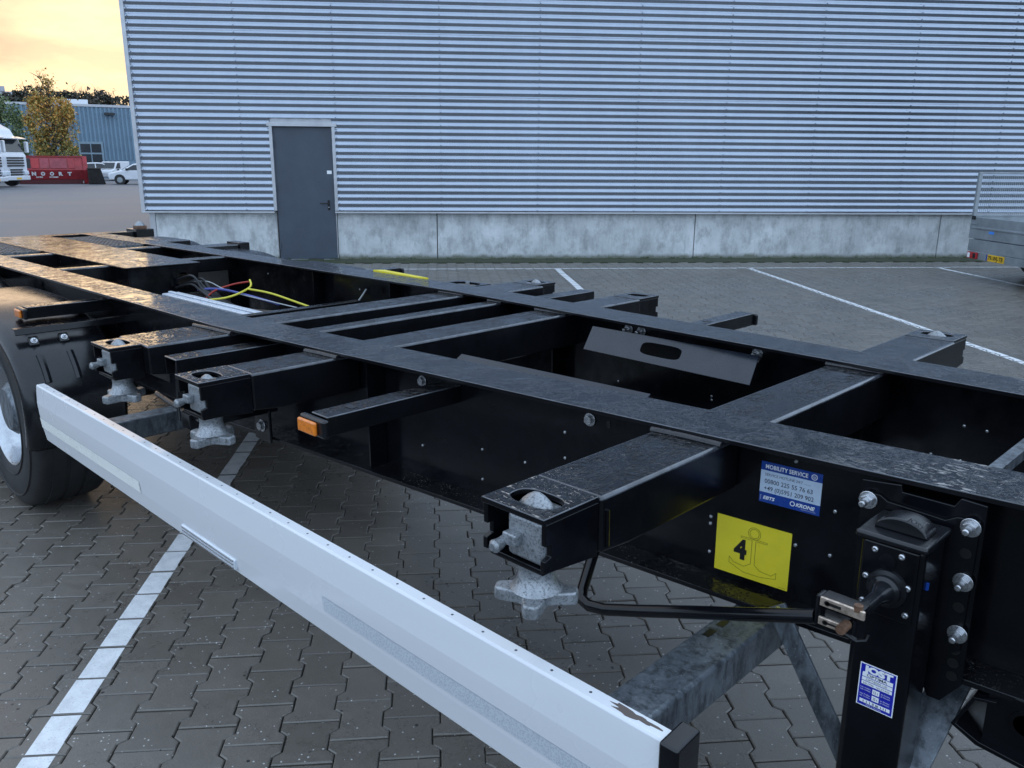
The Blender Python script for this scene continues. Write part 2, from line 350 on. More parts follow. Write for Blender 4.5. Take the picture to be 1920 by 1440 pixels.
# ---- interlocking block paving, each block its own edge and joint
PL, PW = 0.200, 0.168
def paver_material(per_object):
    m, t, b = nodes('concrete_paver' + ('' if per_object else '_field')); src = coords(t, 'Position')
    if per_object: r_ = N(t, 'ShaderNodeObjectInfo').outputs['Random']
    else: r_ = N(t, 'ShaderNodeNewGeometry').outputs['Random Per Island']
    big = noise(t, src, 0.9, 6, 0.6); mid = noise(t, src, 14, 7, 0.7); fine = noise(t, src, 260, 3, 0.7)
    c = ramp(t, mid, [(0.25, (0.115, 0.104, 0.090)), (0.75, (0.205, 0.185, 0.160))])
    c = mixcol(t, 0.5, c, ramp(t, fine, [(0.3, (0.080, 0.072, 0.062)), (0.72, (0.262, 0.236, 0.205))]))
    c = mixcol(t, 0.55, c, ramp(t, r_, [(0.0, (0.60, 0.58, 0.57)), (0.5, (0.8, 0.79, 0.78)), (1.0, (1.0, 0.99, 0.99))]), 'MULTIPLY')
    c = mixcol(t, 0.55, c, ramp(t, big, [(0.3, (0.55, 0.55, 0.55)), (0.7, (1.0, 1.0, 1.0))]), 'MULTIPLY')
    c = mixcol(t, ramp(t, noise(t, src, 0.45, 7, 0.7, 1.2), [(0.52, 0.0), (0.70, 0.45)]), c, (0.055, 0.050, 0.044))
    c = mixcol(t, ramp(t, noise(t, src, 3.2, 6, 0.75), [(0.58, 0.0), (0.78, 0.35)]), c, (0.20, 0.185, 0.165))
    v = N(t, 'ShaderNodeTexVoronoi', Scale=42.0); t.links.new(src, v.inputs['Vector'])
    chip = mth(t, 'MULTIPLY', mth(t, 'LESS_THAN', v.outputs['Distance'], 0.13), mth(t, 'GREATER_THAN', noise(t, src, 21, 2), 0.50))
    c = mixcol(t, chip, c, (0.50, 0.50, 0.49))
    v2 = N(t, 'ShaderNodeTexVoronoi', Scale=17.0); t.links.new(src, v2.inputs['Vector'])
    spot = mth(t, 'MULTIPLY', mth(t, 'LESS_THAN', v2.outputs['Distance'], 0.10), mth(t, 'GREATER_THAN', noise(t, src, 9, 2), 0.56))
    c = mixcol(t, spot, c, (0.012, 0.012, 0.013))
    t.links.new(c, b.inputs['Base Color'])
    t.links.new(ramp(t, mth(t, 'MULTIPLY', mth(t, 'ADD', big, mid), 0.5), [(0.35, 0.20), (0.65, 0.48)]), b.inputs['Roughness']); b.inputs['Specular IOR Level'].default_value = 0.6
    bump(t, b, mth(t, 'ADD', fine, mth(t, 'MULTIPLY', mid, 1.5)), 0.35, 0.003)
    return m
M['paver'] = paver_material(True); M['paver_field'] = paver_material(False)
M['joint'] = simple('joint_sand', (0.028, 0.028, 0.021), 0.8, 0, 0.4, 30, 0.5, 200, kind='Position')
g_ = 0.0023; wW, wN = PW/2+0.013-g_, PW/2-0.013-g_; hl = PL/2-g_
side = [(-hl, wW), (-0.060, wW), (-0.038, wN), (0.038, wN), (0.060, wW), (hl, wW)]
outline = [(w, a) for a, w in side] + [(-w, a) for a, w in side[::-1]]          # (u, n) around
def inset(poly, d):
    out = []
    n = len(poly)
    for i in range(n):
        a, b_, c_ = Vector(poly[i-1]), Vector(poly[i]), Vector(poly[(i+1) % n])
        e1 = (b_-a).normalized(); e2 = (c_-b_).normalized()
        n1 = Vector((-e1.y, e1.x)); n2 = Vector((-e2.y, e2.x)); k = (n1+n2); k = k/(1+n1.dot(n2))
        out.append(tuple(b_+k*d))
    return out
area = sum(outline[i-1][0]*outline[i][1]-outline[i][0]*outline[i-1][1] for i in range(len(outline)))
if area < 0: outline = outline[::-1]
top_in = inset(outline, 0.004)
nO = len(outline)
pv = [(x, y, -0.016) for x, y in outline] + [(x, y, -0.0035) for x, y in outline] + [(x, y, 0.0) for x, y in top_in]
pf = []
for i in range(nO):
    j = (i+1) % nO; pf += [(i, j, nO+j, nO+i), (nO+i, nO+j, 2*nO+j, 2*nO+i)]
pf.append(tuple(range(2*nO, 3*nO)))
pave = empty('block_paving', O, TH - math.pi/2 + math.pi/2)
tag(pave, kind='structure')
# local paving frame: x = u along the wall, y = -n
pme = bpy.data.meshes.new('paver'); pme.from_pydata([(x, -y, z) for x, y, z in pv], [], [f[::-1] for f in pf]); pme.materials.append(M['paver'])
N0, N1 = 0.72, 19.0
UA, UB = -13.0, 16.0
cands = []
for ci in range(int(UA/PW), int(UB/PW)):
    for ri in range(int(N0/PL), int(N1/PL)):
        u = (ci+0.5)*PW; n = (ri+0.5+(0.5 if ci % 2 else 0))*PL + 0.03
        P = wl(u, n); pr = project(P)
        if pr is None or pr[2] < 0.4: continue
        if not (-500 < pr[0] < 2420 and 200 < pr[1] < 2000): continue
        cands.append((u, n, pr))
def hidden(pr):
    x, y, _ = pr
    if not (-20 < x < 1940 and -20 < y < 1460): return True
    if y > 720+(x-72)*0.535 and y < 838+(x-85)*0.68: return True        # behind the side guard
    if x > 1590 and x < 1740: return True
    if x < 600 and y < 800: return True
    if x >= 600 and x < 1600 and y < 860+(x-600)*0.36-20: return True
    return False
vis = [c for c in cands if not hidden(c[2])]; vis.sort(key=lambda c: c[2][2]); near = set((c[0], c[1]) for c in vis[:300])
paver_z = {}
fv = []; ff = []
pva = np.array([(x, -y, z) for x, y, z in pv]); nV = len(pva)
for u, n, pr in cands:
    dz = random.gauss(0, 0.0010); paver_z[(u, n)] = dz
    if (u, n) in near:
        o = bpy.data.objects.new('paver', pme); C.objects.link(o); o.parent = pave
        o.location = (u + random.gauss(0, .0008), -n + random.gauss(0, .0008), dz); o.rotation_euler = (random.gauss(0, .004), random.gauss(0, .004), random.gauss(0, .005))
    else:
        a = random.gauss(0, .005); ca, sa = math.cos(a), math.sin(a); tx, ty = random.gauss(0, .004), random.gauss(0, .004)
        q = pva.copy(); q[:, 0], q[:, 1] = pva[:, 0]*ca-pva[:, 1]*sa, pva[:, 0]*sa+pva[:, 1]*ca
        q[:, 2] += q[:, 0]*tx + q[:, 1]*ty + dz
        q += (u, -n, 0); base = len(fv)*nV; fv.append(q); ff.append(base)
V = np.concatenate(fv); faces = []
pfr = [f[::-1] for f in pf]
for b0_ in ff: faces += [tuple(i+b0_ for i in f) for f in pfr]
fme = bpy.data.meshes.new('paver_field'); fme.from_pydata(V.tolist(), [], faces); fme.materials.append(M['paver_field'])
fo = bpy.data.objects.new('paver_field', fme); C.objects.link(fo); fo.parent = pave; fo['kind'] = 'stuff'
jb = MB(); jb.add([(UA-6, -N1-8, -0.011), (UB+6, -N1-8, -0.011), (UB+6, -0.02, -0.011), (UA-6, -0.02, -0.011)], [(0, 1, 2, 3)])
jb.build('joint_bed', 'joint', pave, smooth=False)

# ---- painted lines, clipped to the block tops so the joints stay bare
def paintmat():
    m, t, b = nodes('white_road_paint'); src = coords(t, 'Position')
    f = noise(t, src, 16, 8, 0.7); g = noise(t, src, 150, 4, 0.7)
    c = ramp(t, f, [(0.25, (0.55, 0.56, 0.57)), (0.6, (0.78, 0.79, 0.80))])
    c = mixcol(t, mth(t, 'MULTIPLY', ramp(t, g, [(0.60, 0.0), (0.68, 1.0)]), 0.7), c, (0.16, 0.155, 0.15))
    t.links.new(c, b.inputs['Base Color']); b.inputs['Roughness'].default_value = 0.4; bump(t, b, g, 0.2, 0.003); return m
M['paint'] = paintmat()
def clip(poly, axis, lim, keep_less):
    out = []
    for i in range(len(poly)):
        a, b_ = poly[i-1], poly[i]; ia = (a[axis] <= lim) == keep_less; ib = (b_[axis] <= lim) == keep_less
        if ia != ib:
            t_ = (lim-a[axis])/(b_[axis]-a[axis]); out.append((a[0]+(b_[0]-a[0])*t_, a[1]+(b_[1]-a[1])*t_))
        if ib: out.append(b_)
    return out
def painted(name, axis, c, w, lo, hi, wander=0.0):
    mb = MB()
    for (u, n, pr) in cands:
        if axis == 0 and (abs(u-c) > 0.3 or not (lo-.2 < n < hi+.2)): continue
        if axis == 1 and (abs(n-c) > 0.35 or not (lo-.2 < u < hi+.2)): continue
        d = math.sin(n*2.3)*wander if axis == 0 else math.sin(u*1.7)*wander
        poly = [(u+x, n+y) for x, y in top_in]
        poly = clip(poly, axis, c+d+w/2, True)
        if len(poly) > 2: poly = clip(poly, axis, c+d-w/2, False)
        if len(poly) > 2: poly = clip(poly, 1-axis, hi, True)
        if len(poly) > 2: poly = clip(poly, 1-axis, lo, False)
        if len(poly) > 2:
            z = paver_z[(u, n)]+0.0016; mb.add([(x, -y, z) for x, y in poly], [tuple(range(len(poly)))[::-1]])
    o = mb.build(name, 'paint', None, smooth=False); o.location = O; o.rotation_euler = (0, 0, TH)
    bm = bmesh.new(); bm.from_mesh(o.data)
    for f in bm.faces:
        if f.normal.z < 0: f.normal_flip()
    bm.to_mesh(o.data); bm.free()
    return tag(o, kind='structure')
def un(px, py):
    q = on_z(px, py) - O; return q.dot(U), q.dot(NN)
LA = [un(466, 812), un(411, 890), un(340, 1000), un(50, 1440)]; LAr = [un(430, 890), un(105, 1440)]
uA = (sum(a[0] for a in LA)/4 + sum(a[0] for a in LAr)/2)/2
uB = (un(1035, 508)[0]+un(1112, 560)[0])/2 + 0.05; uC = sum(un(*q)[0] for q in ((1397, 506), (1650, 590), (1920, 668)))/3; uD = sum(un(*q)[0] for q in ((1743, 503), (1920, 531)))/2
nW = (un(860, 505)[1]+un(1397, 502)[1])/2
painted('parking_line', 0, uA, 0.098, nW, 18.5, 0.002)
painted('parking_line', 0, uB, 0.10, nW, 12, 0.004)
painted('parking_line', 0, uC, 0.10, nW, 12, 0.004)
painted('parking_line', 0, uD, 0.10, nW, 12, 0.004)
painted('parking_line', 1, nW, 0.07, -9, 15, 0.004)

# ---- mossy strip at the foot of the wall
def mossmat():
    m, t, b = nodes('mossy_kerb_strip'); src = coords(t, 'Position')
    f = noise(t, src, 3.0, 8, 0.7); g = noise(t, src, 60, 4, 0.7)
    c = ramp(t, f, [(0.3, (0.050, 0.050, 0.040)), (0.55, (0.045, 0.060, 0.022)), (0.75, (0.070, 0.070, 0.055))])
    c = mixcol(t, 0.5, c, ramp(t, g, [(0.3, (0.25, 0.25, 0.25)), (0.7, (1, 1, 1))]), 'MULTIPLY')
    t.links.new(c, b.inputs['Base Color']); b.inputs['Roughness'].default_value = 0.75; bump(t, b, g, 0.6, 0.02); return m
M['moss'] = mossmat()
# small slabs laid end to end against the plinth
strip = empty('kerb_strip', O, TH); tag(strip, kind='structure')
kme = MB().box(-0.148, 0.148, -0.145, 0.145, -0.05, 0.012)
k0 = kme.build('slab', 'moss', strip, bevel=0.006)
first = True
for row in range(2):
    for i in range(90):
        u = -9.4 + i*0.30 + row*0.15
        o = k0 if first else k0.copy()
        if not first: C.objects.link(o)
        first = False
        o.location = (u, -(0.17+row*0.30), random.gauss(0, .002)); o.rotation_euler = (random.gauss(0, .008), random.gauss(0, .008), random.gauss(0, .006))
gmb = MB()      # weeds sprouting in the joint at the wall foot
for i in range(260):
    u = random.uniform(-8, 14); cl = random.random()
    if math.sin(u*2.1)+math.sin(u*5.3+1) < 0.2 and cl < .8: continue
    for k in range(6):
        a = random.uniform(0, 6.28); h = random.uniform(.012, .05); w = .006; bx, by = u+random.gauss(0, .03), -random.uniform(.0, .05)
        dx, dy = math.cos(a)*h*.7, math.sin(a)*h*.7
        gmb.add([(bx-w, by, .0), (bx+w, by, .0), (bx+dx+w*.4, by+dy-0.01, h), (bx+dx-w*.4, by+dy-0.01, h)], [(0, 1, 2, 3)])
M['weed'] = simple('weed_green', (0.06, 0.10, 0.03), 0.6, 0, 0.4, 3, kind='Position')
o = gmb.build('wall_foot_weeds', 'weed', None); o.location = O; o.rotation_euler = (0, 0, TH); tag(o, 'thin green weeds along the foot of the warehouse wall', 'weeds', kind='stuff')

# ---- warehouse
def cladmat():
    m, t, b = nodes('silver_corrugated_cladding'); src = coords(t, 'Object')
    f = noise(t, src, 1.4, 7, 0.65, stretch=(0.5, 1, 2)); g = noise(t, src, 5, 5, 0.6, stretch=(1, 1, .3))
    t.links.new(ramp(t, mth(t, 'MULTIPLY', mth(t, 'ADD', f, g), .5), [(0.3, (0.33, 0.37, 0.435)), (0.7, (0.39, 0.435, 0.505))]), b.inputs['Base Color'])
    b.inputs['Metallic'].default_value = 0.82
    t.links.new(ramp(t, f, [(0.3, 0.20), (0.7, 0.28)]), b.inputs['Roughness']); return m
def concmat():
    m, t, b = nodes('precast_concrete'); src = coords(t, 'Object')
    f = noise(t, src, 1.1, 9, 0.7, 0.4); g = noise(t, src, 4.0, 8, 0.75, stretch=(1, 1, .6)); h = noise(t, src, 90, 4)
    s2 = noise(t, src, 7, 6, 0.7, stretch=(2.5, 1, .25))
    c = ramp(t, f, [(0.30, (0.36, 0.38, 0.385)), (0.5, (0.52, 0.54, 0.545)), (0.7, (0.68, 0.70, 0.705))])
    c = mixcol(t, ramp(t, g, [(0.47, 0.0), (0.66, 0.75)]), c, (0.22, 0.235, 0.24))
    c = mixcol(t, ramp(t, s2, [(0.52, 0.0), (0.72, 0.35)]), c, (0.20, 0.21, 0.21))
    sp = N(t, 'ShaderNodeSeparateXYZ'); t.links.new(src, sp.inputs[0])
    edge = mth(t, 'ADD', sp.outputs['Z'], mth(t, 'MULTIPLY', mth(t, 'SUBTRACT', g, 0.5), 0.25))
    c = mixcol(t, ramp(t, edge, [(0.03, 0.85), (0.10, 0.0)]), c, (0.085, 0.095, 0.055))      # algae at the splash zone
    t.links.new(c, b.inputs['Base Color']); b.inputs['Roughness'].default_value = 0.75; bump(t, b, h, 0.2, 0.004); return m
M['clad'] = cladmat(); M['conc'] = concmat()
M['trim'] = simple('silver_trim', (0.50, 0.51, 0.53), 0.38, 0.5, 0.08, 4)
M['door'] = simple('slate_grey_door_paint', (0.055, 0.070, 0.095), 0.42, 0, 0.10, 2.5, 0.03, 40)
M['seal'] = simple('dark_joint_sealant', (0.03, 0.03, 0.032), 0.7); M['screw'] = simple('dark_screw', (0.10, 0.11, 0.14), 0.4, 0.5)
wh = empty('warehouse', O, TH)
tag(wh, 'large warehouse clad in silver corrugated sheet above a concrete plinth', 'warehouse')
uL, zt_ = u_at(266, 391); uL = u_at(270, 391, 0.06)[0]
ZT = 0.875; HH = 8.6; PITCHW = 0.1165; UR = 26.0; DEPTH = 30.0
uDL = u_at(516, 380)[0]; uDR = u_at(629, 380)[0]; zD = u_at(566, 238)[1]; dL = u_at(527, 480)[0]; dR = u_at(634, 480)[0]
joints = [u_at(820, 440)[0], u_at(1302, 440)[0], u_at(1760, 440)[0]]
# plinth panels
edges = [uL+0.12, dL-0.03]
spans = [(uL+0.16, dL-0.012), (dR+0.012, joints[0]), (joints[0], joints[1]), (joints[1], joints[2])]
x = joints[2]
while x < UR: spans.append((x, min(UR, x+5.0))); x += 5.0
for a, b_ in spans: MB().box(a+0.008, b_-0.008, 0.0, 0.20, -0.1, ZT+0.02).build('plinth_panel', 'conc', wh, bevel=0.006)
MB().box(uL+0.17, UR, 0.03, 0.18, -0.1, ZT).build('joint_sealant', 'seal', wh, smooth=False).location = (0, 0.0, -0.01)
MB().box(uL+0.05, uL+0.155, 0.02, 0.2, -0.1, ZT).build('corner_pier', 'trim', wh, bevel=0.004)
# corrugated sheets: (height fraction, -1 back .. 1 front)
PROF = [(0.0, 1.0), (0.13, 1.0), (0.16, 0.95), (0.19, 0.82), (0.40, -0.82), (0.43, -0.95), (0.46, -1.0), (0.58, -1.0), (0.61, -0.95), (0.64, -0.86), (0.955, 0.86), (0.98, 0.95)]
def sheet(u0, u1, z0, nper, name='cladding_sheet', y0=-0.080, jit=0.0):
    vs = []; fs = []; seg = len(PROF); n = nper*seg
    for i in range(n+1):
        ph = i/seg; fr_ = PROF[i % seg][1] if i < n else PROF[0][1]
        y = y0 - 0.0125*fr_ + jit - 0.007*(1-i/n)**2; z = z0 + (i//seg + PROF[i % seg][0])*PITCHW
        vs += [(u0, y, z), (u1, y, z)]
        if i: fs.append((2*i-2, 2*i-1, 2*i+1, 2*i))
    mb = MB().add(vs, fs); o = mb.build(name, 'clad', wh, ang=60)
    return o
PER = 9; rows = int((HH-ZT-0.03)/(PITCHW*PER))+1
seams = [uL, u_at(825, 300)[0], u_at(825, 300)[0]+9.9, u_at(825, 300)[0]+19.8]
for r_ in range(rows):
    z0 = ZT+0.035+r_*PER*PITCHW; z1 = z0+PER*PITCHW
    for k in range(3):
        a, b_ = seams[k]+(0.0 if k else 0.03), seams[k+1]+0.012; jit = random.uniform(-.002, .002)
        if k == 0 and z0 < zD+0.05:
            nfull = PER
            if z1 > zD+0.05:
                nb_ = int((zD+0.05-z0)/PITCHW)+1
                sheet(a, uDL, z0, nb_, jit=jit); sheet(uDR, b_, z0, nb_, jit=jit)
                sheet(a, b_, z0+nb_*PITCHW, PER-nb_, jit=jit)
            else:
                sheet(a, uDL, z0, PER, jit=jit); sheet(uDR, b_, z0, PER, jit=jit)
        else: sheet(a, b_, z0, PER, jit=jit)
ZTOP = ZT+0.035+rows*PER*PITCHW
MB().box(uL+0.05, UR, -0.045, 0.15, zD+0.06, ZTOP).box(uL+0.05, uDL, -0.045, 0.15, ZT+.03, zD+.055).box(uDR, UR, -0.045, 0.15, ZT+.03, zD+.055).build('liner_wall', 'trim', wh, smooth=False)
MB().box(uL+0.02, UR-0.02, 0.21, DEPTH, 0, ZTOP-0.03).build('building_shell', 'trim', wh, smooth=False)
MB().box(uL-0.05, UR, -0.13, DEPTH, ZTOP, ZTOP+0.25).build('roof_edge', 'trim', wh, bevel=0.01)
MB().box(uL-0.035, uL+0.035, -0.112, 0.3, ZT-0.01, ZTOP).build('corner_trim', 'trim', wh, bevel=0.006)
MB().prism([(-0.115, ZT-0.012), (-0.115, ZT+0.012), (-0.06, ZT+0.034), (0.1, ZT+0.034), (0.1, ZT-0.012)], 'x', uL-0.03, uDL).build('drip_trim', 'trim', wh, bevel=0.003)
MB().prism([(-0.115, ZT-0.012), (-0.115, ZT+0.012), (-0.06, ZT+0.034), (0.1, ZT+0.034), (0.1, ZT-0.012)], 'x', uDR, UR).build('drip_trim', 'trim', wh, bevel=0.003)
# screws in columns
sc = MB()
cols = [u_at(x_, 300)[0] for x_ in (270, 458, 634, 827, 1008, 1190, 1352, 1518, 1690, 1862)]
for cu_ in cols:
    z = ZT+0.035+PITCHW*0.10
    while z < min(ZTOP, 6.2):
        if not (uDL-.05 < cu_ < uDR+.05 and z < zD+.1):
            y = -0.080-0.0125; sc.box(cu_-0.008, cu_+0.008, y-0.012, y+0.003, z-0.008, z+0.008)
        z += PITCHW
tag(sc.build('sheet_screws', 'screw', wh), kind='stuff')
# door
dr = MB().box(dL+0.0, dR, -0.035, 0.03, 0.015, zD).build('door', 'door', wh, bevel=0.006)
MB().box(dL-0.055, dL, -0.10, 0.06, ZT+0.03, zD+0.065).build('door_frame', 'trim', wh, bevel=0.004)
MB().box(dR, dR+0.055, -0.10, 0.06, ZT+0.03, zD+0.065).build('door_frame', 'trim', wh, bevel=0.004)
MB().box(dL-0.09, dR+0.09, -0.105, 0.06, zD+0.005, zD+0.07).build('door_frame', 'trim', wh, bevel=0.004)
MB().box(dL-0.02, dL-0.001, -0.04, 0.06, 0, zD).build('door_frame', 'seal', wh)
MB().box(dR+0.001, dR+0.012, -0.04, 0.06, 0, zD).build('door_frame', 'trim', wh)
MB().box(dL, dR, -0.10, 0.05, -0.01, 0.012).build('door_sill', 'trim', wh)
hx = dR-0.12; hz = u_at(612, 381)[1]
MB().box(hx-0.02, hx+0.02, -0.045, -0.034, hz-0.12, hz+0.06).build('handle_plate', 'black_plastic', dr, bevel=0.004)
MB().tube([(hx, -0.035, hz), (hx, -0.085, hz), (hx-0.02, -0.09, hz), (hx-0.15, -0.09, hz)], 0.011, 8).build('handle', 'black_plastic', dr)
MB().lathe([(0.012, -0.052), (0.012, -0.04)], (hx, 0, hz-0.07), 'y', 12).build('lock_cylinder', 'steel', dr)
lz = u_at(618, 323)[1]
MB().box(dR-0.125, dR-0.04, -0.038, -0.036, lz-0.03, lz+0.03).build('door_label', 'white_print', dr)
for hz_ in (0.25, zD*0.55, zD-0.3): MB().lathe([(0.013, -0.06), (0.013, 0.06)], (dL+0.012, -0.045, hz_), 'z', 10).build('hinge', 'door', dr)

# ================================================================== CONTAINER TRAILER
SL = 0.0112
T = empty('container_trailer', (0, 0, 1.2)); T.rotation_euler = (0, -math.atan(SL), 0)
tag(T, 'black container chassis trailer with twistlocks and white side guard parked on block paving', 'trailer')
XK = -2.91; FWID = 0.196
def b0(x): return 0.5638 + (-0.0798*(x-XK) if x > XK else 0.0)
XR, XF = -8.45, 1.35
def beam(sg):
    def strip(o0, o1, z0, z1):
        pts = [XR, XK-0.25, XK, XK+0.25, XF]
        poly = [(x, sg*(b0(x)+o0)) for x in pts] + [(x, sg*(b0(x)+o1)) for x in pts[::-1]]
        return MB().prism(poly, 'z', z0, z1)
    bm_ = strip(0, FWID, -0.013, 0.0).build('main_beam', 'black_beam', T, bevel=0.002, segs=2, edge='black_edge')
    strip(0.094, 0.102, -0.402, -0.0135).build('web', 'black_side', bm_)
    strip(0.005, FWID-0.005, -0.416, -0.4025).build('bottom_flange', 'black', bm_, bevel=0.002)
    for x in (-7.6, -6.55, -5.45, -4.3, -3.5, -2.2, -0.72, 0.4):
        MB().box(x-0.004, x+0.004, sg*(b0(x)+0.018) if sg > 0 else -(b0(x)+0.092), sg*(b0(x)+0.092) if sg > 0 else -(b0(x)+0.018), -0.40, -0.014).build('stiffener', 'black_side', bm_)
    for x in (-1.98,):
        y0_, y1_ = b0(x)+0.104, b0(x)+0.175
        MB().prism([(sg*y0_, -0.40), (sg*y1_, -0.40), (sg*y1_, -0.015), (sg*y0_, -0.015)], 'x', x-0.004, x+0.004).build('stiffener', 'black_side', bm_)
    return bm_
beam_near = beam(-1); beam_far = beam(1)

def rbox(name, x0, x1, y0, y1, z0, z1, mat='black', parent=T, bv=0.007):
    return MB().box(x0, x1, min(y0, y1), max(y0, y1), z0, z1).build(name, mat, parent, bevel=bv, segs=3)
# cross members between the beams
def cross(x0, x1, ztop=-0.019, depth=0.16, name='cross_member'):
    w = b0((x0+x1)/2)+0.092; inner = b0((x0+x1)/2)
    o = MB().box(x0, x1, -w, w, ztop-depth, ztop).build(name, 'black', T, bevel=0.009, segs=3, edge='black_edge')
    for sg in (-1, 1):      # weld bead where the member meets the flange
        y = sg*(inner+0.006)
        MB().tube([(x0-0.004, y-(-0.0798*sg)*0, -0.017), ((x0+x1)/2, y, -0.0165), (x1+0.004, y, -0.017)], 0.007, 8).build('weld', 'weld', o)
    return o
cross(-0.855, -0.672); cross(-2.295, -2.112, depth=0.15); cross(-2.645, -2.556, depth=0.12); cross(-3.045, -2.86, depth=0.15)
cross(-6.66, -6.56, -0.006, 0.1); cross(-5.53, -5.44, -0.006, 0.1); cross(0.55, 0.75); cross(1.12, 1.34)

# outriggers
def outrigger(sg, x0, x1, yend, d0=0.122, d1=0.132, ztop=-0.019, name='outrigger'):
    xm = (x0+x1)/2; yi = b0(xm)+0.10
    ykink = yend-0.10
    poly = [(sg*yi, ztop), (sg*yend, ztop), (sg*yend, ztop-d0), (sg*ykink, ztop-d0-0.01), (sg*yi, ztop-d1)]
    o = MB().prism(poly, 'x', x0, x1).build(name, 'black', T, bevel=0.008, segs=3, edge='black_edge')
    yo = sg*(b0(xm)+FWID+0.004)
    dy = 0.0798*sg*-1 if xm > XK else 0
    MB().tube([(x0-0.003, yo-dy*(x1-x0)/2, -0.0175), (xm, yo, -0.016), (x1+0.003, yo+dy*(x1-x0)/2, -0.0175)], 0.0085, 8).build('weld', 'weld', o)
    return o
def slot_hole(cx, cy, lx, ly, n=28):
    pts = []
    for k in range(n):
        w = 2*math.pi*(k+0.5)/n; c, s_ = math.cos(w), math.sin(w)
        p_ = 2.6; pts.append((cx+math.copysign(abs(c)**(2/p_), c)*lx, cy+math.copysign(abs(s_)**(2/p_), s_)*ly))
    return pts
def star_mb(R=0.086, r=0.041, h=0.030, rot=0.3):
    pts = []
    for k in range(4):
        w = rot+math.pi/2*k
        for dr, dw in ((R-0.012, -0.25), (R-0.003, -0.20), (R, -0.10), (R, 0.10), (R-0.003, 0.20), (R-0.012, 0.25)): pts.append((dr*math.cos(w+dw), dr*math.sin(w+dw)))
        for f_, rr in ((0.24, 0.060), (0.32, 0.049), (0.41, 0.043), (0.5, r), (0.59, 0.043), (0.68, 0.049), (0.76, 0.060)): pts.append((rr*math.cos(w+math.pi/2*f_), rr*math.sin(w+math.pi/2*f_)))
    return MB().prism(pts, 'z', 0, h)
def twistlock(sg, xc, yi, yend, x0, x1, rot, ztop=-0.017, lift=0.0):
    yc = sg*(yend-0.068)
    t = MB().holed((x0, x1, min(sg*yi, sg*yend), max(sg*yi, sg*yend)), slot_hole(xc, yc, 0.060, 0.036), ztop-0.013, ztop).build('lock_plate', 'black_worn', T, bevel=0.002, edge='black_edge')
    zb = ztop-0.013
    for xa, xb in ((x0, x0+0.012), (x1-0.012, x1)):
        poly = [(sg*(yi), zb), (sg*(yend-0.006), zb), (sg*(yend-0.006), zb-0.045), (sg*(yend-0.022), zb-0.045), (sg*(yend-0.022), zb-0.070), (sg*(yend-0.004), zb-0.075), (sg*(yend-0.004), zb-0.10), (sg*yi, zb-0.118)]
        MB().prism(poly, 'x', xa, xb).build('side_cheek', 'black_side', t, bevel=0.0015)
    MB().box(x0+0.0125, x1-0.0125, min(sg*yi, sg*(yend-0.012)), max(sg*yi, sg*(yend-0.012)), zb-0.112, zb-0.100).build('bottom_plate', 'black_side', t, bevel=0.002)
    L = empty('twistlock'); L.parent = T; L.location = (xc, yc, 0)
    ya, yb = sorted((-sg*0.045, sg*(0.068-0.014)))
    MB().box(-0.032, x1-0.0135-xc, ya, yb, zb-0.098, zb-0.004).build('housing', 'cast', L, bevel=0.012, segs=3)
    MB().tube([(-0.028, sg*0.045, zb-0.060), (-0.026, sg*0.072, zb-0.064), (-0.025, sg*0.080, zb-0.066), (-0.025, sg*0.094, zb-0.067), (-0.025, sg*0.101, zb-0.067)], [0.011, 0.0105, 0.012, 0.014, 0.008], 12).build('locking_pin', 'cast', L)
    MB().box(-0.024, 0.012, min(sg*0.053, sg*0.075), max(sg*0.053, sg*0.075), zb-0.066, zb-0.040).build('pin_guide', 'cast', L, bevel=0.004)
    cone = MB().lathe([(0.046, ztop-0.03), (0.043, ztop-0.016), (0.034, ztop-0.005), (0.022, ztop+0.005), (0.010, ztop+0.012), (0.004, ztop+0.0135)], (0, 0, 0), 'z', 24)
    cone.v = [(v[0]*1.0, v[1]*0.66, v[2]+lift) for v in cone.v]; cone.xf(Matrix.Rotation(rot*0.0, 4, 'Z')); cone.build('cone', 'cast', L)
    MB().lathe([(0.038, -0.118), (0.042, -0.122), (0.043, -0.130), (0.037, -0.138), (0.036, -0.155), (0.039, -0.170), (0.046, -0.184), (0.054, -0.192), (0.05, -0.196)], (0, 0, ztop), 'z', 28).build('neck', 'cast', L, ang=50)
    nb_ = star_mb(rot=rot); shift(nb_, 0, 0, -0.222+ztop); nb_.build('star_nut', 'cast', L, bevel=0.006, segs=2)
    return t
FE = 1.265
outrigger(-1, -0.853, -0.670, 1.03); twistlock(-1, -0.757, 1.031, 1.194, -0.846, -0.676, 0.62)
outrigger(-1, -2.277, -2.100, 1.02); twistlock(-1, -2.187, 1.021, 1.194, -2.270, -2.103, 0.35, lift=-0.012)
outrigger(-1, -3.040, -2.762, 1.08, d0=0.11); twistlock(-1, -2.905, 1.081, 1.20, -2.992, -2.811, 0.25)
outrigger(1, -0.865, -0.672, 1.10); twistlock(1, -0.770, 1.101, FE, -0.858, -0.680, 0.4)
outrigger(1, -2.315, -2.135, 1.11); twistlock(1, -2.225, 1.111, FE+.015, -2.308, -2.142, 0.5, lift=-0.03)
outrigger(1, -3.060, -2.800, 1.12, d0=0.11); twistlock(1, -2.950, 1.121, FE+.02, -3.045, -2.860, 0.3)
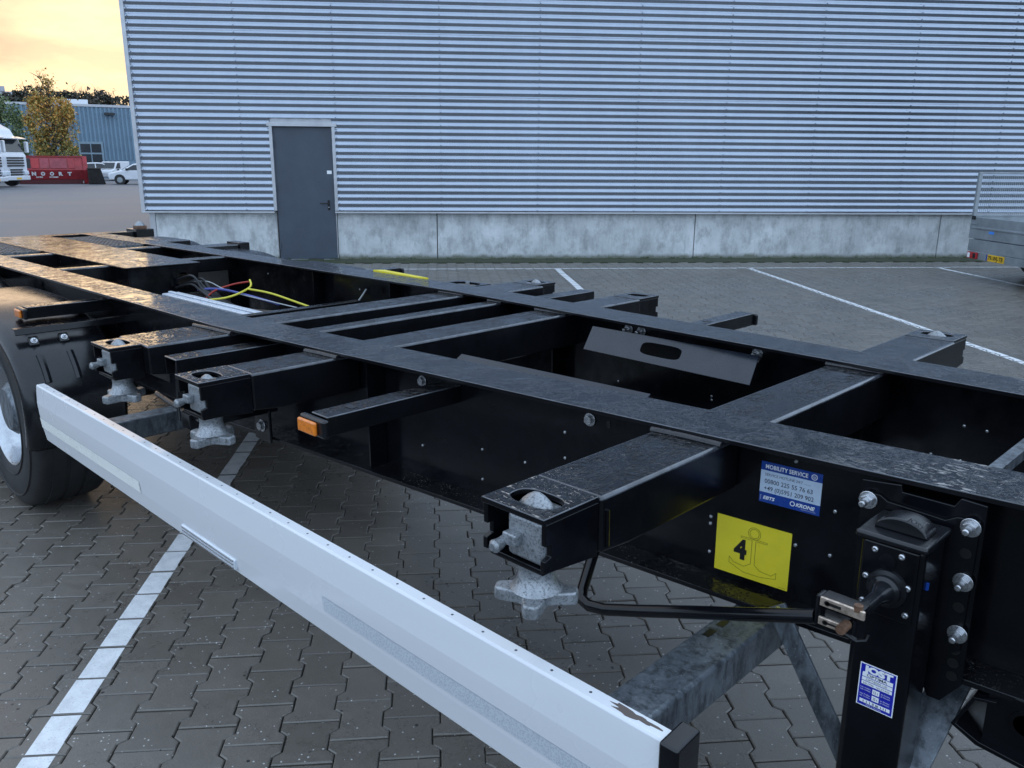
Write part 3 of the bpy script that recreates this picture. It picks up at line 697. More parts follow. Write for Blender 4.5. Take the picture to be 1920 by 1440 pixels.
# small middle brackets and rear ones
def slim(sg, x0, x1, yend, ztop, d, name='lamp_bracket', th=0.006):
    yi = b0((x0+x1)/2)+0.10
    return MB().prism([(x0, ztop), (x1, ztop), (x1, ztop-d), (x1-th, ztop-d), (x1-th, ztop-th), (x0+th, ztop-th), (x0+th, ztop-d), (x0, ztop-d)], 'y', min(sg*yi, sg*yend), max(sg*yi, sg*yend)).build(name, 'black', T, bevel=0.003, segs=2, edge='black_edge')
mb1 = slim(-1, -2.650, -2.552, 1.068, -0.038, 0.07, 'support_bracket'); slim(1, -2.660, -2.560, 1.27, -0.036, 0.08, 'support_bracket')
def lamp(xc, y, z, sg, parent):
    h = MB().box(xc-0.062, xc+0.062, min(y, y+sg*0.022), max(y, y+sg*0.022), z-0.056, z-0.002).build('marker_lamp_housing', 'black_plastic', parent, bevel=0.008, segs=3)
    MB().box(xc-0.056, xc+0.034, min(y+sg*0.0215, y+sg*0.034), max(y+sg*0.0215, y+sg*0.034), z-0.050, z-0.010).build('marker_lamp_lens', 'amber', parent, bevel=0.006, segs=3)
for sg, x, ye in ((-1, -1.652, 1.057), (-1, -4.29, 1.07), (1, -1.655, 1.30), (1, -4.31, 1.26), (-1, -6.3, 1.07)):
    o = slim(sg, x-0.041, x+0.041, ye, -0.049, 0.058)
    for yy in (0.62, 0.88):
        MB().box(x-0.018, x+0.018, min(sg*(yy+.06), sg*(yy+.084)), max(sg*(yy+.06), sg*(yy+.084)), -0.0485, -0.0478).build('slot', 'black_print', o)
    lamp(x-0.008, sg*(ye+0.001), -0.052, sg, o)
# pin and linkage beside the rear lock
MB().tube([(-2.945, -0.945, -0.075), (-2.87, -0.92, -0.078)], 0.016, 12).tube([(-2.862, -0.918, -0.079), (-2.80, -0.895, -0.082)], 0.012, 12).build('lock_pin', 'galv', T)
MB().tube([(-2.875, -0.922, -0.078), (-2.86, -0.917, -0.079)], 0.021, 12).build('pin_collar', 'black_plastic', T)
MB().box(-2.97, -2.74, -1.02, -1.012, -0.165, -0.105).build('link_plate', 'black', T, bevel=0.002)
MB().tube([(-2.56, -1.062, -0.05), (-2.558, -1.075, -0.20), (-2.545, -1.08, -0.26)], 0.006, 8).build('link_rod', 'black', T)
MB().tube([(-2.98, -0.98, -0.26), (-2.60, -1.02, -0.26), (-2.30, -1.05, -0.25)], 0.010, 8).build('link_rod', 'black', T)
MB().box(-2.60, -2.53, -1.05, -0.70, -0.30, -0.24).build('valve_bracket', 'black_side', T, bevel=0.004)

# tilted guide plates between the beams
def guide(yu0, yu1, yl0, yl1, xa, xb, xa2, xb2, zu, zl, slot, name='guide_plate'):
    # upper edge (xa,yu0,zu)-(xb,yu1,zu), lower edge (xa2,yl0,zl)-(xb2,yl1,zl)
    A, B, Cc, D = Vector((xa, yu0, zu)), Vector((xb, yu1, zu)), Vector((xb2, yl1, zl)), Vector((xa2, yl0, zl))
    nrm = (B-A).cross(D-A).normalized()
    def fn(s_, t_, k): return tuple((A*(1-s_)+B*s_)*(1-t_)+(D*(1-s_)+Cc*s_)*t_ + nrm*k)
    mb = MB()
    if slot: mb.holed((0, 1, 0, 1), [(0.5*(slot[0]+slot[1])+math.copysign(abs(math.cos(w))**.5, math.cos(w))*(slot[1]-slot[0])/2, 0.5*(slot[2]+slot[3])+math.copysign(abs(math.sin(w))**.5, math.sin(w))*(slot[3]-slot[2])/2) for w in [2*math.pi*(k+.5)/36 for k in range(36)]], -0.004, 0.0, fn)
    else: mb.add([fn(0, 0, 0), fn(1, 0, 0), fn(1, 1, 0), fn(0, 1, 0), fn(0, 0, -.004), fn(1, 0, -.004), fn(1, 1, -.004), fn(0, 1, -.004)], [(0, 1, 2, 3), (7, 6, 5, 4), (0, 4, 5, 1), (1, 5, 6, 2), (2, 6, 7, 3), (3, 7, 4, 0)])
    return mb.build(name, 'guide', T)
M['guide'] = simple('satin_black_paint', (0.013, 0.017, 0.026), 0.26, 0, 0.2, 9, 0.02, 60, rvar=0.03)
gp = guide(0.475, 0.445, 0.385, 0.335, -1.92, -1.125, -1.895, -1.095, -0.043, -0.125, (0.355, 0.60, 0.22, 0.72))
MB().prism([(0.445, -0.045), (0.335, -0.127), (0.36, -0.145), (0.535, -0.085), (0.535, -0.075)], 'x', -1.122, -1.117).build('end_cheek', 'black', gp)
MB().add([(-1.92, .48, -.044), (-1.10, .45, -.044), (-1.0, .535, -.078), (-1.92, .56, -.078)], [(0, 1, 2, 3)])
gp2 = guide(-0.352, -0.322, -0.452, -0.412, -1.84, -1.055, -1.86, -1.075, -0.021, -0.095, None)

# bolts
def hexbolt(name, loc, axis_dir, r=0.013, parent=T, shank=0.0, mat='steel'):
    mb = MB().lathe([(r*1.55, 0), (r*1.55, 0.003)], (0, 0, 0), 'z', 18)
    pts = [(r*1.12*math.cos(math.pi/3*k), r*1.12*math.sin(math.pi/3*k)) for k in range(6)]
    mb.prism(pts, 'z', 0.003, 0.003+r*0.8)
    if shank: mb.lathe([(r*0.6, 0.003+r*0.8), (r*0.6, 0.003+r*0.8+shank), (r*0.45, 0.006+r*0.8+shank)], (0, 0, 0), 'z', 12)
    q = Vector(axis_dir).to_track_quat('Z', 'X').to_matrix().to_4x4()
    mb.xf(Matrix.Translation(loc) @ q); return mb.build(name, mat, parent, bevel=0.0012, segs=2)
WO = 0.1025
def webp(x, z, off=0.0, sg=-1): return Vector((x, sg*(b0(x)+WO+off), z))
for x, z in ((-1.787, -0.066), (-1.116, -0.065)): hexbolt('bolt', webp(x, z), (0, -1, 0), 0.0125)
for x in (-1.80, -1.73, -1.17): hexbolt('bolt', Vector((x, b0(x)+0.092, -0.050)), (0, -1, 0.0), 0.014, shank=0.022)
hexbolt('bolt', (-2.577, -0.748, -0.358), (0, -1, 0), 0.016)
MB().box(-2.64, -2.52, -0.747, -0.735, -0.42, -0.29).build('strut_lug', 'black_side', T, bevel=0.004)
rv = MB()
for x, z in ((-1.522, -.245), (-1.348, -.247), (-1.201, -.12), (-1.199, -.198), (-1.522, -.345), (-1.794, -.292), (-.734, -.248), (-.734, -.267), (-.732, -.345), (-.430, -.149), (-.513, -.259), (-.431, -.26), (-.53, -.05)):
    c = webp(x, z); rv.lathe([(0.0045, 0.0005), (0.0045, -0.003), (0.003, -0.004)], c, 'y', 8)
tag(rv.build('web_rivets', 'steel', T), kind='stuff')
rv = MB()
for x, z in ((-1.85, -.29), (-1.36, -.255), (-1.359, -.27), (-.741, -.252), (-.738, -.274), (-.433, -.154), (-.368, -.155), (-.519, -.268), (-.43, -.266), (-3.9, -.1), (-3.55, -.12), (-4.4, -.2), (-5.0, -.1)):
    c = Vector((x, b0(x)+0.0938, z)); rv.lathe([(0.0045, 0.0005), (0.0045, -0.003), (0.003, -0.004)], c, 'y', 8)
tag(rv.build('web_rivets', 'steel', T), kind='stuff')
# oval slot in the near web
MB().lathe([(0.007, 0.0), (0.007, -0.001)], (0, 0, 0), 'y', 12).xf(Matrix.Translation(webp(-1.054, -0.067)) @ Matrix.Scale(1.7, 4, (0, 0, 1))).build('slot', 'black_print', T)

# ---- stickers on the near web
AW = math.atan(0.0798)
def sticker_frame(x, z, off):
    # local x along the beam to the front, local y up, local z out of the web
    c = webp(x, z, off); ex = Vector((math.cos(AW), math.sin(AW), 0)); ey = Vector((0, 0, 1)); ez = ex.cross(ey)
    return Matrix(((ex.x, ey.x, ez.x, c.x), (ex.y, ey.y, ez.y, c.y), (ex.z, ey.z, ez.z, c.z), (0, 0, 0, 1)))
def plate_mb(x0, x1, y0, y1, z0, z1): return MB().box(x0, x1, y0, y1, z0, z1)
SW, SH = 0.148, 0.104
F0 = sticker_frame(-0.6125, -0.171, 0.0005)
stk = plate_mb(0, SW, 0, SH, 0, 0.0006).xf(F0).build('service_sticker', 'blue', T, smooth=False)
plate_mb(0, SW, 0.026, 0.082, 0.0006, 0.0009).xf(F0).build('sticker_panel', 'paleblue', stk, smooth=False)
def put(txt, w, h_, x, y, F, mat, parent, z=0.0012, off=0.012, shear=0.0, name='lettering'):
    mb = fit_width(text_mb(txt, h_/0.72, off=off, shear=shear), w); shift(mb, x, y, z); mb.xf(F); return mb.build(name, mat, parent, smooth=False)
put('MOBILITY SERVICE', 0.103, 0.0105, 0.011, 0.0875, F0, 'white_print', stk, off=0.02)
mb = MB().lathe([(0.0072, 0.0008), (0.0072, 0.0012)], (0.129, 0.0925, 0), 'z', 20).xf(F0); mb.build('emblem', 'white_print', stk)
mb = MB().lathe([(0.0055, 0.0012), (0.0055, 0.0014)], (0.129, 0.0925, 0), 'z', 20).xf(F0); mb.build('emblem', 'blue', stk)
put('GS', 0.007, 0.005, 0.1255, 0.090, F0, 'white_print', stk, z=0.0016)
put('SERVICE HOTLINE 24/7', 0.092, 0.0068, 0.011, 0.0690, F0, 'dark_print', stk, off=0.0)
put('(toll-free)', 0.016, 0.0022, 0.106, 0.0690, F0, 'dark_print', stk, off=0.0)
put('00800 225 55 76 63', 0.117, 0.0112, 0.011, 0.0500, F0, 'dark_print', stk, off=0.008)
put('+49 (0)5951 209 902', 0.121, 0.0112, 0.011, 0.0318, F0, 'dark_print', stk, off=0.008)
put('EBTS', 0.030, 0.0085, 0.010, 0.0085, F0, 'white_print', stk, off=0.03, shear=0.25)
put('KRONE', 0.046, 0.0090, 0.091, 0.0100, F0, 'white_print', stk, off=0.04, shear=0.25)
put('the agriculture & trailer people', 0.036, 0.0022, 0.103, 0.0050, F0, 'white_print', stk, off=0.0)
mb = MB().lathe([(0.0062, 0.0007), (0.0062, 0.0012)], (0.083, 0.0142, 0), 'z', 18).xf(F0); mb.build('emblem', 'white_print', stk)
mb = MB().lathe([(0.0042, 0.0012), (0.0042, 0.0015)], (0.083, 0.0142, 0), 'z', 18).box(0.0822, 0.0838, 0.010, 0.019, 0.0015, 0.0016).xf(F0); mb.build('emblem', 'blue', stk)
put('1505', 0.012, 0.0022, 0.0, 0.0, F0 @ Matrix.Translation((0.005, 0.006, 0)) @ Matrix.Rotation(math.pi/2, 4, 'Z'), 'white_print', stk, off=0.0)
# yellow anchor sign
F1 = sticker_frame(-0.7165, -0.386, 0.0005); YW, YH = 0.194, 0.153
ys = plate_mb(0, YW, 0, YH, 0, 0.0006).xf(F1).build('anchor_sign', 'yellow', T, smooth=False)
def line_mb(pts, w, z, closed=False):
    mb = MB(); pts = [Vector((*p_, 0)) for p_ in pts]; n = len(pts)
    for i in range(n if closed else n-1):
        a, b_ = pts[i], pts[(i+1) % n]; d = (b_-a).normalized(); q = Vector((-d.y, d.x, 0))*w/2; a = a-d*w/2; b_ = b_+d*w/2
        mb.add([(a+q).to_tuple(), (b_+q).to_tuple(), (b_-q).to_tuple(), (a-q).to_tuple()], [(0, 1, 2, 3)])
    shift(mb, 0, 0, z); return mb
cxA = 0.101
anch = [(cxA-.005, .110), (cxA-.034, .110), (cxA-.034, .106), (cxA-.005, .106), (cxA-.005, .042), (cxA-.022, .030), (cxA-.050, .034), (cxA-.062, .046), (cxA-.062, .030), (cxA-.022, .014), (cxA+.022, .014), (cxA+.062, .022), (cxA+.062, .038), (cxA+.05, .027), (cxA+.02, .030), (cxA+.005, .042), (cxA+.005, .106), (cxA+.034, .106), (cxA+.034, .110), (cxA+.005, .110)]
ring = lambda r_: [(cxA+r_*math.cos(2*math.pi*k/24), .125+r_*math.sin(2*math.pi*k/24)) for k in range(24)]
merge(line_mb(anch, .0010, .0010, True), line_mb(ring(.016), .0010, .0010, True), line_mb(ring(.012), .0010, .0010, True)).xf(F1).build('anchor_outline', 'olive_print', ys, smooth=False)
put('4', 0.034, 0.050, 0.050, 0.050, F1, 'black_print', ys, z=0.0014, off=0.055, name='numeral')
put('105.4100', 0.016, 0.0022, 0.172, 0.004, F1, 'olive_print', ys, off=0.0)

# ---- landing gear
PX0, PX1 = -0.342, -0.108
def pl_y(x, off=0.0): return -(b0(x)+FWID+0.004+off)
mp_ = MB().prism([(PX0, -0.018), (-0.265, -0.012), (-0.262, -0.026), (-0.165, -0.030), (-0.155, -0.012), (PX1, -0.016), (PX1+0.002, -0.41), (-0.14, -0.46), (-0.165, -0.46), (-0.19, -0.41), (PX0+0.01, -0.40)], 'y', -0.004, 0.004)
mp_.v = [(v[0], v[1]+pl_y(v[0], 0.004), v[2]) for v in mp_.v]
mplate = mp_.build('mounting_plate', 'black_side', T, bevel=0.0015)
mp2 = MB().prism([(PX0+0.005, -0.040), (-0.30, -0.040), (-0.285, -0.050), (-0.175, -0.060), (-0.155, -0.048), (PX1-0.006, -0.046), (PX1-0.008, -0.33), (-0.16, -0.36), (PX0+0.02, -0.34)], 'y', -0.004, 0.004)
mp2.v = [(v[0], v[1]+pl_y(v[0], 0.0135), v[2]) for v in mp2.v]; mp2.build('leg_flange', 'black_side', mplate, bevel=0.0015)
for x, z in ((-0.322, -0.056), (-0.129, -0.062), (-0.128, -0.179), (-0.124, -0.293)): hexbolt('bolt', (x, pl_y(x, 0.018), z), (0.0, -1, 0), 0.0125, mplate, 0.020)
mb = MB()
for x, z in ((-0.131, -0.118), (-0.129, -0.235), (-0.127, -0.335), (-0.126, -0.365), (-0.125, -0.395)):
    mb.lathe([(0.011, -0.0005), (0.011, 0.0)], (x, pl_y(x, 0.018 if z > -.32 else 0.0085), z), 'y', 14)
tag(mb.build('plate_holes', 'black_print', mplate), kind='stuff')
LX0, LX1, LY0, LY1 = -0.284, -0.163, -0.700, -0.576
leg = MB().box(LX0, LX1, LY0, LY1, -0.98, -0.076).build('landing_leg', 'black_leg' if 'black_leg' in M else 'black_side', T, bevel=0.016, segs=4)
MB().box(LX0+0.012, LX1-0.012, LY0+0.012, LY1-0.012, -1.15, -0.95).build('inner_leg', 'galv', leg, bevel=0.01)
MB().box(LX0-0.06, LX1+0.06, LY0-0.04, LY1+0.04, -1.192, -1.15).build('foot', 'black_side', leg, bevel=0.01)
# cap with a raised hump
cap = MB().box(LX0-0.008, LX1+0.006, LY0-0.010, LY1+0.004, -0.082, -0.067).build('leg_cap', 'black_plastic', leg, bevel=0.006, segs=3)
hump = [(-0.2215-0.050*math.cos(math.pi*k/16), -0.068+0.030*math.sin(math.pi*k/16)) for k in range(17)]
MB().prism(hump, 'y', -0.672, -0.615).build('cap_hump', 'black_plastic', leg, bevel=0.004, segs=2)
Fh = Matrix.Translation((-0.214, -0.668, -0.0362)) @ Matrix.Rotation(rad(10), 4, 'Y')
put('JOST', 0.036, 0.019, 0.0, 0.004, Fh, 'cap_print' if 'cap_print' in M else 'black_plastic', leg, z=0.001)
MB().box(LX0+0.008, LX1-0.008, LY0-0.006, LY0+0.01, -0.235, -0.083).build('gear_cover', 'black_side', leg, bevel=0.005, segs=2)
MB().lathe([(0.040, LY0-0.0055), (0.038, LY0-0.012), (0.030, LY0-0.014), (0.029, LY0-0.022), (0.022, LY0-0.026), (0.016, LY0-0.05), (0.0135, LY0-0.06), (0.0130, LY0-0.148)], (-0.221, 0, -0.171), 'y', 28).build('crank_shaft', 'black_plastic', leg, ang=40)
MB().lathe([(0.017, LY0-0.005), (0.016, LY0-0.009), (0.012, LY0-0.0095)], (-0.226, 0, -0.116), 'y', 20).build('cover_boss', 'black_side', leg)
for x, z in ((-0.251, -0.098), (-0.201, -0.098), (-0.263, -0.158), (-0.184, -0.158), (-0.264, -0.212), (-0.182, -0.214)):
    MB().lathe([(0.0062, 0.0), (0.0060, -0.003), (0.004, -0.0048), (0.0026, -0.0048), (0.0024, -0.003)], (x, LY0-0.006, z), 'y', 14).build('screw', 'steel', leg)
MB().box(LX1-0.001, LX1+0.004, LY0+0.03, LY0+0.036, -0.167, -0.153).build('paint_mark', 'paint_blue' if 'paint_blue' in M else 'blue', leg)
# crank handle, yoke and pin
cr_path = [(-0.290, -0.858, -0.197), (-0.42, -0.858, -0.2465), (-0.56, -0.858, -0.299), (-0.70, -0.860, -0.352), (-0.78, -0.862, -0.381), (-0.83, -0.862, -0.391), (-0.858, -0.855, -0.388), (-0.872, -0.838, -0.380), (-0.885, -0.812, -0.368), (-0.93, -0.72, -0.325), (-0.985, -0.60, -0.285)]
ck = MB().tube(cr_path, [0.0140]*9+[0.0145]*2, 14).build('crank_handle', 'black_side', T)
for z0, z1, x1 in ((-0.163, -0.145, -0.198), (-0.201, -0.185, -0.228)):
    MB().box(-0.280, x1, -0.874, -0.868, z0, z1).build('yoke_plate', 'barewarm', ck, bevel=0.0018)
    MB().box(-0.268, -0.240, -0.8752, -0.8745, z0+0.0065, z1-0.0060).lathe([(0.005, -0.8752), (0.005, -0.8745)], (-0.266, 0, (z0+z1)/2), 'y', 14).build('yoke_slot', 'black_print', ck, smooth=False)
    MB().box(-0.280, x1-0.004, -0.868, -0.838, z1-0.005, z1-0.0005).box(-0.280, -0.274, -0.868, -0.838, z0, z1-0.006).build('yoke', 'black_side', ck, bevel=0.001)
MB().box(-0.289, -0.279, -0.871, -0.842, -0.205, -0.145).build('yoke_web', 'black_side', ck, bevel=0.003)
MB().lathe([(0.008, -0.138), (0.008, -0.150)], (-0.212, -0.868, 0), 'z', 12).build('yoke_nut', 'rust', ck)
MB().lathe([(0.0095, -0.888), (0.0095, -0.86)], (-0.232, 0, -0.188), 'y', 14).build('yoke_pin', 'rust', ck)
MB().tube([(-0.236, -0.862, -0.205), (-0.212, -0.858, -0.214), (-0.196, -0.855, -0.207), (-0.193, -0.852, -0.195)], 0.005, 8).build('retaining_ring', 'black_side', ck)
MB().box(-0.965, -0.925, -0.70, -0.655, -0.315, -0.285).build('crank_holder', 'black', T, bevel=0.008, segs=3)
MB().tube([(-0.669, -1.012, -0.05), (-0.669, -1.010, -0.13)], 0.005, 10).build('weld_seam', 'black_side', T)
# blue type plate on the leg
FJ = Matrix.Translation((-0.254, LY0-0.0004, -0.445)) @ Matrix.Rotation(math.pi/2, 4, 'X')
tp = plate_mb(0, 0.072, 0, 0.096, 0, 0.0006).xf(FJ).build('type_plate', 'white_print', T, bevel=0.0)
plate_mb(0.002, 0.070, 0.002, 0.094, 0.0006, 0.0008).xf(FJ).build('plate_field', 'deepblue', tp, smooth=False)
bars = MB()
for y0_, y1_ in ((0.067, 0.0755), (0.058, 0.0655), (0.049, 0.0565), (0.008, 0.0155)): bars.box(0.006, 0.066, y0_, y1_, 0.0008, 0.0010)
for x0_, x1_, y0_, y1_ in ((0.029, 0.043, 0.034, 0.045), (0.029, 0.043, 0.0195, 0.0305)): bars.box(x0_, x1_, y0_, y1_, 0.0008, 0.0010)
bars.xf(FJ).build('plate_panels', 'white_print', tp, smooth=False)
put('JOST', 0.058, 0.0135, 0.007, 0.0785, FJ, 'white_print', tp, z=0.0012, off=0.07)
put('OPTIMA', 0.040, 0.006, 0.015, 0.0685, FJ, 'dark_print', tp, z=0.0012, off=0.02)
put('OPT800S-UE', 0.042, 0.0045, 0.014, 0.0595, FJ, 'dark_print', tp, z=0.0012, off=0.0)
put('25U796  1612T443', 0.052, 0.004, 0.009, 0.0505, FJ, 'dark_print', tp, z=0.0012, off=0.0)
put('12 t', 0.009, 0.006, 0.0315, 0.0365, FJ, 'dark_print', tp, z=0.0012); put('25 t', 0.009, 0.006, 0.0315, 0.022, FJ, 'dark_print', tp, z=0.0012)
for y in (0.041, 0.036, 0.026, 0.021):
    put('max. Hublast' if y > .03 else 'stat. Pruflast', 0.021, 0.0028, 0.005, y, FJ, 'white_print', tp, z=0.0012, off=0.0); put('je Stutze', 0.018, 0.0028, 0.046, y, FJ, 'white_print', tp, z=0.0012, off=0.0)
put('1 1 1 II III 1 I I', 0.046, 0.005, 0.013, 0.0090, FJ, 'dark_print', tp, z=0.0012, off=0.03); put('Made in Germany', 0.03, 0.0025, 0.02, 0.004, FJ, 'white_print', tp, z=0.0012, off=0.0)
# galvanised braces of the leg
def flatbar(name, a, b_, w_dir, w, th, mat='galv', parent=T):
    a, b_ = Vector(a), Vector(b_); d = (b_-a).normalized(); wv = Vector(w_dir); wv = (wv-d*wv.dot(d)).normalized()*w/2; tv = d.cross(wv).normalized()*th/2
    mb = MB().add([a-wv-tv, a+wv-tv, a+wv+tv, a-wv+tv, b_-wv-tv, b_+wv-tv, b_+wv+tv, b_-wv+tv], [(0, 1, 2, 3), (7, 6, 5, 4), (0, 4, 5, 1), (1, 5, 6, 2), (2, 6, 7, 3), (3, 7, 4, 0)])
    return mb.build(name, mat, parent, bevel=0.0015)
flatbar('leg_brace', (-0.49, -0.60, -0.36), (-0.245, -0.625, -0.71), (1, 0, 0.6), 0.050, 0.008)
flatbar('leg_brace', (-0.17, -0.61, -0.62), (-0.12, -0.30, -0.30), (1, 0, 0), 0.075, 0.010)
hexbolt('bolt', (-0.475, -0.62, -0.372), (0, 0, 1), 0.012, T, 0.006)
# black bracket with a round eye in front of the leg
mb = MB().holed((-0.06, 0.32, -0.545, -0.405), [(0.012+0.021*math.cos(2*math.pi*k/28), -0.455+0.021*math.sin(2*math.pi*k/28)) for k in range(28)], -0.004, 0.004, lambda x, z, k: (x, -0.52+k, z))
ft = mb.build('front_bracket', 'black_side', T, bevel=0.0015)
MB().prism([(-0.115, -0.505), (-0.082, -0.425), (-0.040, -0.417), (-0.040, -0.423), (-0.077, -0.431), (-0.106, -0.500), (-0.06, -0.52), (0.32, -0.565), (0.32, -0.572), (-0.065, -0.53)], 'y', -0.545, -0.40).build('channel', 'black_side', ft, bevel=0.0015)
MB().lathe([(0.030, -0.527), (0.030, -0.524), (0.022, -0.524), (0.022, -0.527)], (0.012, 0, -0.455), 'y', 28).build('eye_rim', 'black_side', ft)
rbox('front_box', 0.02, 0.30, -0.55, -0.47, -0.20, -0.045, 'black_side', bv=0.012)
flatbar('inner_strut', (-0.215, -0.435, -0.10), (-0.205, 0.435, -0.10), (1, 0, 0), 0.03, 0.03, 'galv')

# ---- white side guard
YB = -1.2
prof = [(YB-0.000, -0.338), (YB-0.004, -0.375), (YB-0.007, -0.42), (YB-0.004, -0.47), (YB+0.002, -0.535), (YB+0.012, -0.600), (YB+0.034, -0.600), (YB+0.034, -0.590), (YB+0.020, -0.590), (YB+0.010, -0.535), (YB+0.006, -0.348), (YB+0.034, -0.348), (YB+0.034, -0.333), (YB+0.004, -0.333)]
sgd = MB().prism(prof, 'x', -3.79, -0.392).build('side_guard', 'board', T, bevel=0.0012, ang=3)
MB().prism([(YB-0.012, -0.328), (YB+0.06, -0.322), (YB+0.06, -0.605), (YB+0.0, -0.612), (YB-0.012, -0.44)], 'x', -0.3915, -0.352).build('end_cap', 'black_plastic', sgd, bevel=0.006, segs=3)
def board_y(z):
    a = [(q[1], q[0]) for q in prof[:6]]
    for (z0, y0_), (z1, y1_) in zip(a, a[1:]):
        if z1 <= z <= z0: return y0_+(y1_-y0_)*(z-z0)/(z1-z0)
    return YB
def patch(name, x0, x1, z0, z1, mat, off=0.0022):
    zs = [z0, (z0*2+z1)/3, (z0+z1*2)/3, z1]; vs = []; fs = []
    for z in zs: vs += [(x0, board_y(z)-off, z), (x1, board_y(z)-off, z)]
    for i in range(3): fs.append((2*i, 2*i+1, 2*i+3, 2*i+2))
    return MB().add(vs, fs).build(name, mat, sgd)
patch('reflective_strip', -3.79, -2.665, -0.535, -0.488, 'reflect_white')
patch('reflective_strip', -1.452, -0.394, -0.518, -0.474, 'reflect_grey')
rf = MB().box(-2.335, -1.955, YB-0.001, YB+0.012, -0.588, -0.552).build('reflector_lamp', 'lens', sgd, bevel=0.004)
for k in range(3): MB().box(-2.325, -1.965, YB-0.0035, YB-0.0012, -0.584+k*0.0115, -0.578+k*0.0115).build('lens_rib', 'alloy', rf, bevel=0.001)
sm = MB(); x = -3.70
while x < -0.42:
    sm.lathe([(0.0032, -0.0336+0.0), (0.0032, -0.0326)], (x, YB+0.018, -0.30), 'z', 8); x += 0.098
tag(sm.build('guard_screws', 'screw', sgd), kind='stuff')
def chipmat():
    m, t, b = nodes('bare_aluminium_chip'); b.inputs['Base Color'].default_value = (.11, .085, .075, 1); b.inputs['Roughness'].default_value = .55; return m
M['chip'] = chipmat()
pts = []
for k in range(26):
    w = 2*math.pi*k/26; rr = 1+0.28*math.sin(3*w+1)+0.18*math.sin(7*w)+0.1*math.sin(11*w+2)
    pts.append((-0.468+0.048*rr*math.cos(w), YB+0.0195+0.0085*max(-1.35, min(1.35, rr*math.sin(w)))))
MB().prism(pts, 'z', -0.3328, -0.3324).build('paint_chip', 'chip', sgd, smooth=False)
def channel(name, x0, x1, y0, y1, z0, z1):
    th = 0.022
    return MB().prism([(x0, z0), (x0+th, z0), (x0+th, z1-th), (x1-th, z1-th), (x1-th, z0), (x1, z0), (x1, z1), (x0, z1)], 'y', y0, y1).build(name, 'galv', T, bevel=0.010, segs=3)
ch = channel('guard_strut', -0.615, -0.505, -1.165, -0.42, -0.515, -0.420)
for yy in (-0.74, -0.68): MB().box(-0.595, -0.578, yy, yy+0.035, -0.4198, -0.4190).build('slot', 'paver_dark' if 'paver_dark' in M else 'black_print', ch)
channel('guard_strut', -3.16, -3.06, -1.165, -0.60, -0.46, -0.372)

# ---- wheels, mudguards, axles
def wheel(sg, xc, zc):
    w = empty('wheel'); w.parent = T; w.location = (xc, 0, zc); yo = sg*1.19; yi = sg*0.80; d = -sg
    tp_ = [(0.295, 0.02), (0.33, 0.004), (0.40, 0.0), (0.47, 0.006), (0.508, 0.022), (0.526, 0.042), (0.53, 0.06), (0.53, 0.33), (0.526, 0.348), (0.508, 0.368), (0.47, 0.384), (0.40, 0.39), (0.33, 0.386), (0.295, 0.37)]
    ty = MB().lathe([(r_, yo+d*h) for r_, h in tp_], (0, 0, 0), 'y', 64, False)
    for h in (0.115, 0.195, 0.275):      # tread grooves as ribs between bands
        ty.lathe([(0.5285, yo+d*(h-0.032)), (0.536, yo+d*(h-0.030)), (0.536, yo+d*(h+0.030)), (0.5285, yo+d*(h+0.032))], (0, 0, 0), 'y', 64, False)
    for rr in (0.345, 0.46): ty.lathe([(rr-.006, yo+d*0.006), (rr-.003, yo-d*0.003), (rr+.003, yo-d*0.003), (rr+.006, yo+d*0.006)], (0, 0, 0), 'y', 64, False)
    ty.build('tyre', 'tyre', w, ang=40)
    MB().lathe([(0.305, yo+d*0.022), (0.300, yo+d*0.012), (0.288, yo+d*0.018), (0.276, yo+d*0.06), (0.262, yo+d*0.13), (0.24, yo+d*0.155), (0.16, yo+d*0.14), (0.15, yo+d*0.15), (0.05, yo+d*0.15)], (0, 0, 0), 'y', 48, False).build('rim', 'alloy', w, ang=40)
    MB().lathe([(0.145, yo+d*0.15), (0.14, yo+d*0.06), (0.11, yo+d*0.03), (0.02, yo+d*0.025)], (0, 0, 0), 'y', 32).build('hub', 'galv', w, ang=40)
    n0 = None
    for k in range(10):
        a = 2*math.pi*k/10+.2
        if n0 is None: n0 = MB().lathe([(0.019, 0), (0.019, -d*0.02), (0.013, -d*0.035), (0.012, -d*0.055)], (0, 0, 0), 'y', 6).build('wheel_nut', 'steel', w); q = n0
        else:
            q = n0.copy(); C.objects.link(q); q.parent = w
        q.location = (0.195*math.cos(a), yo+d*0.145, 0.195*math.sin(a))
    return w
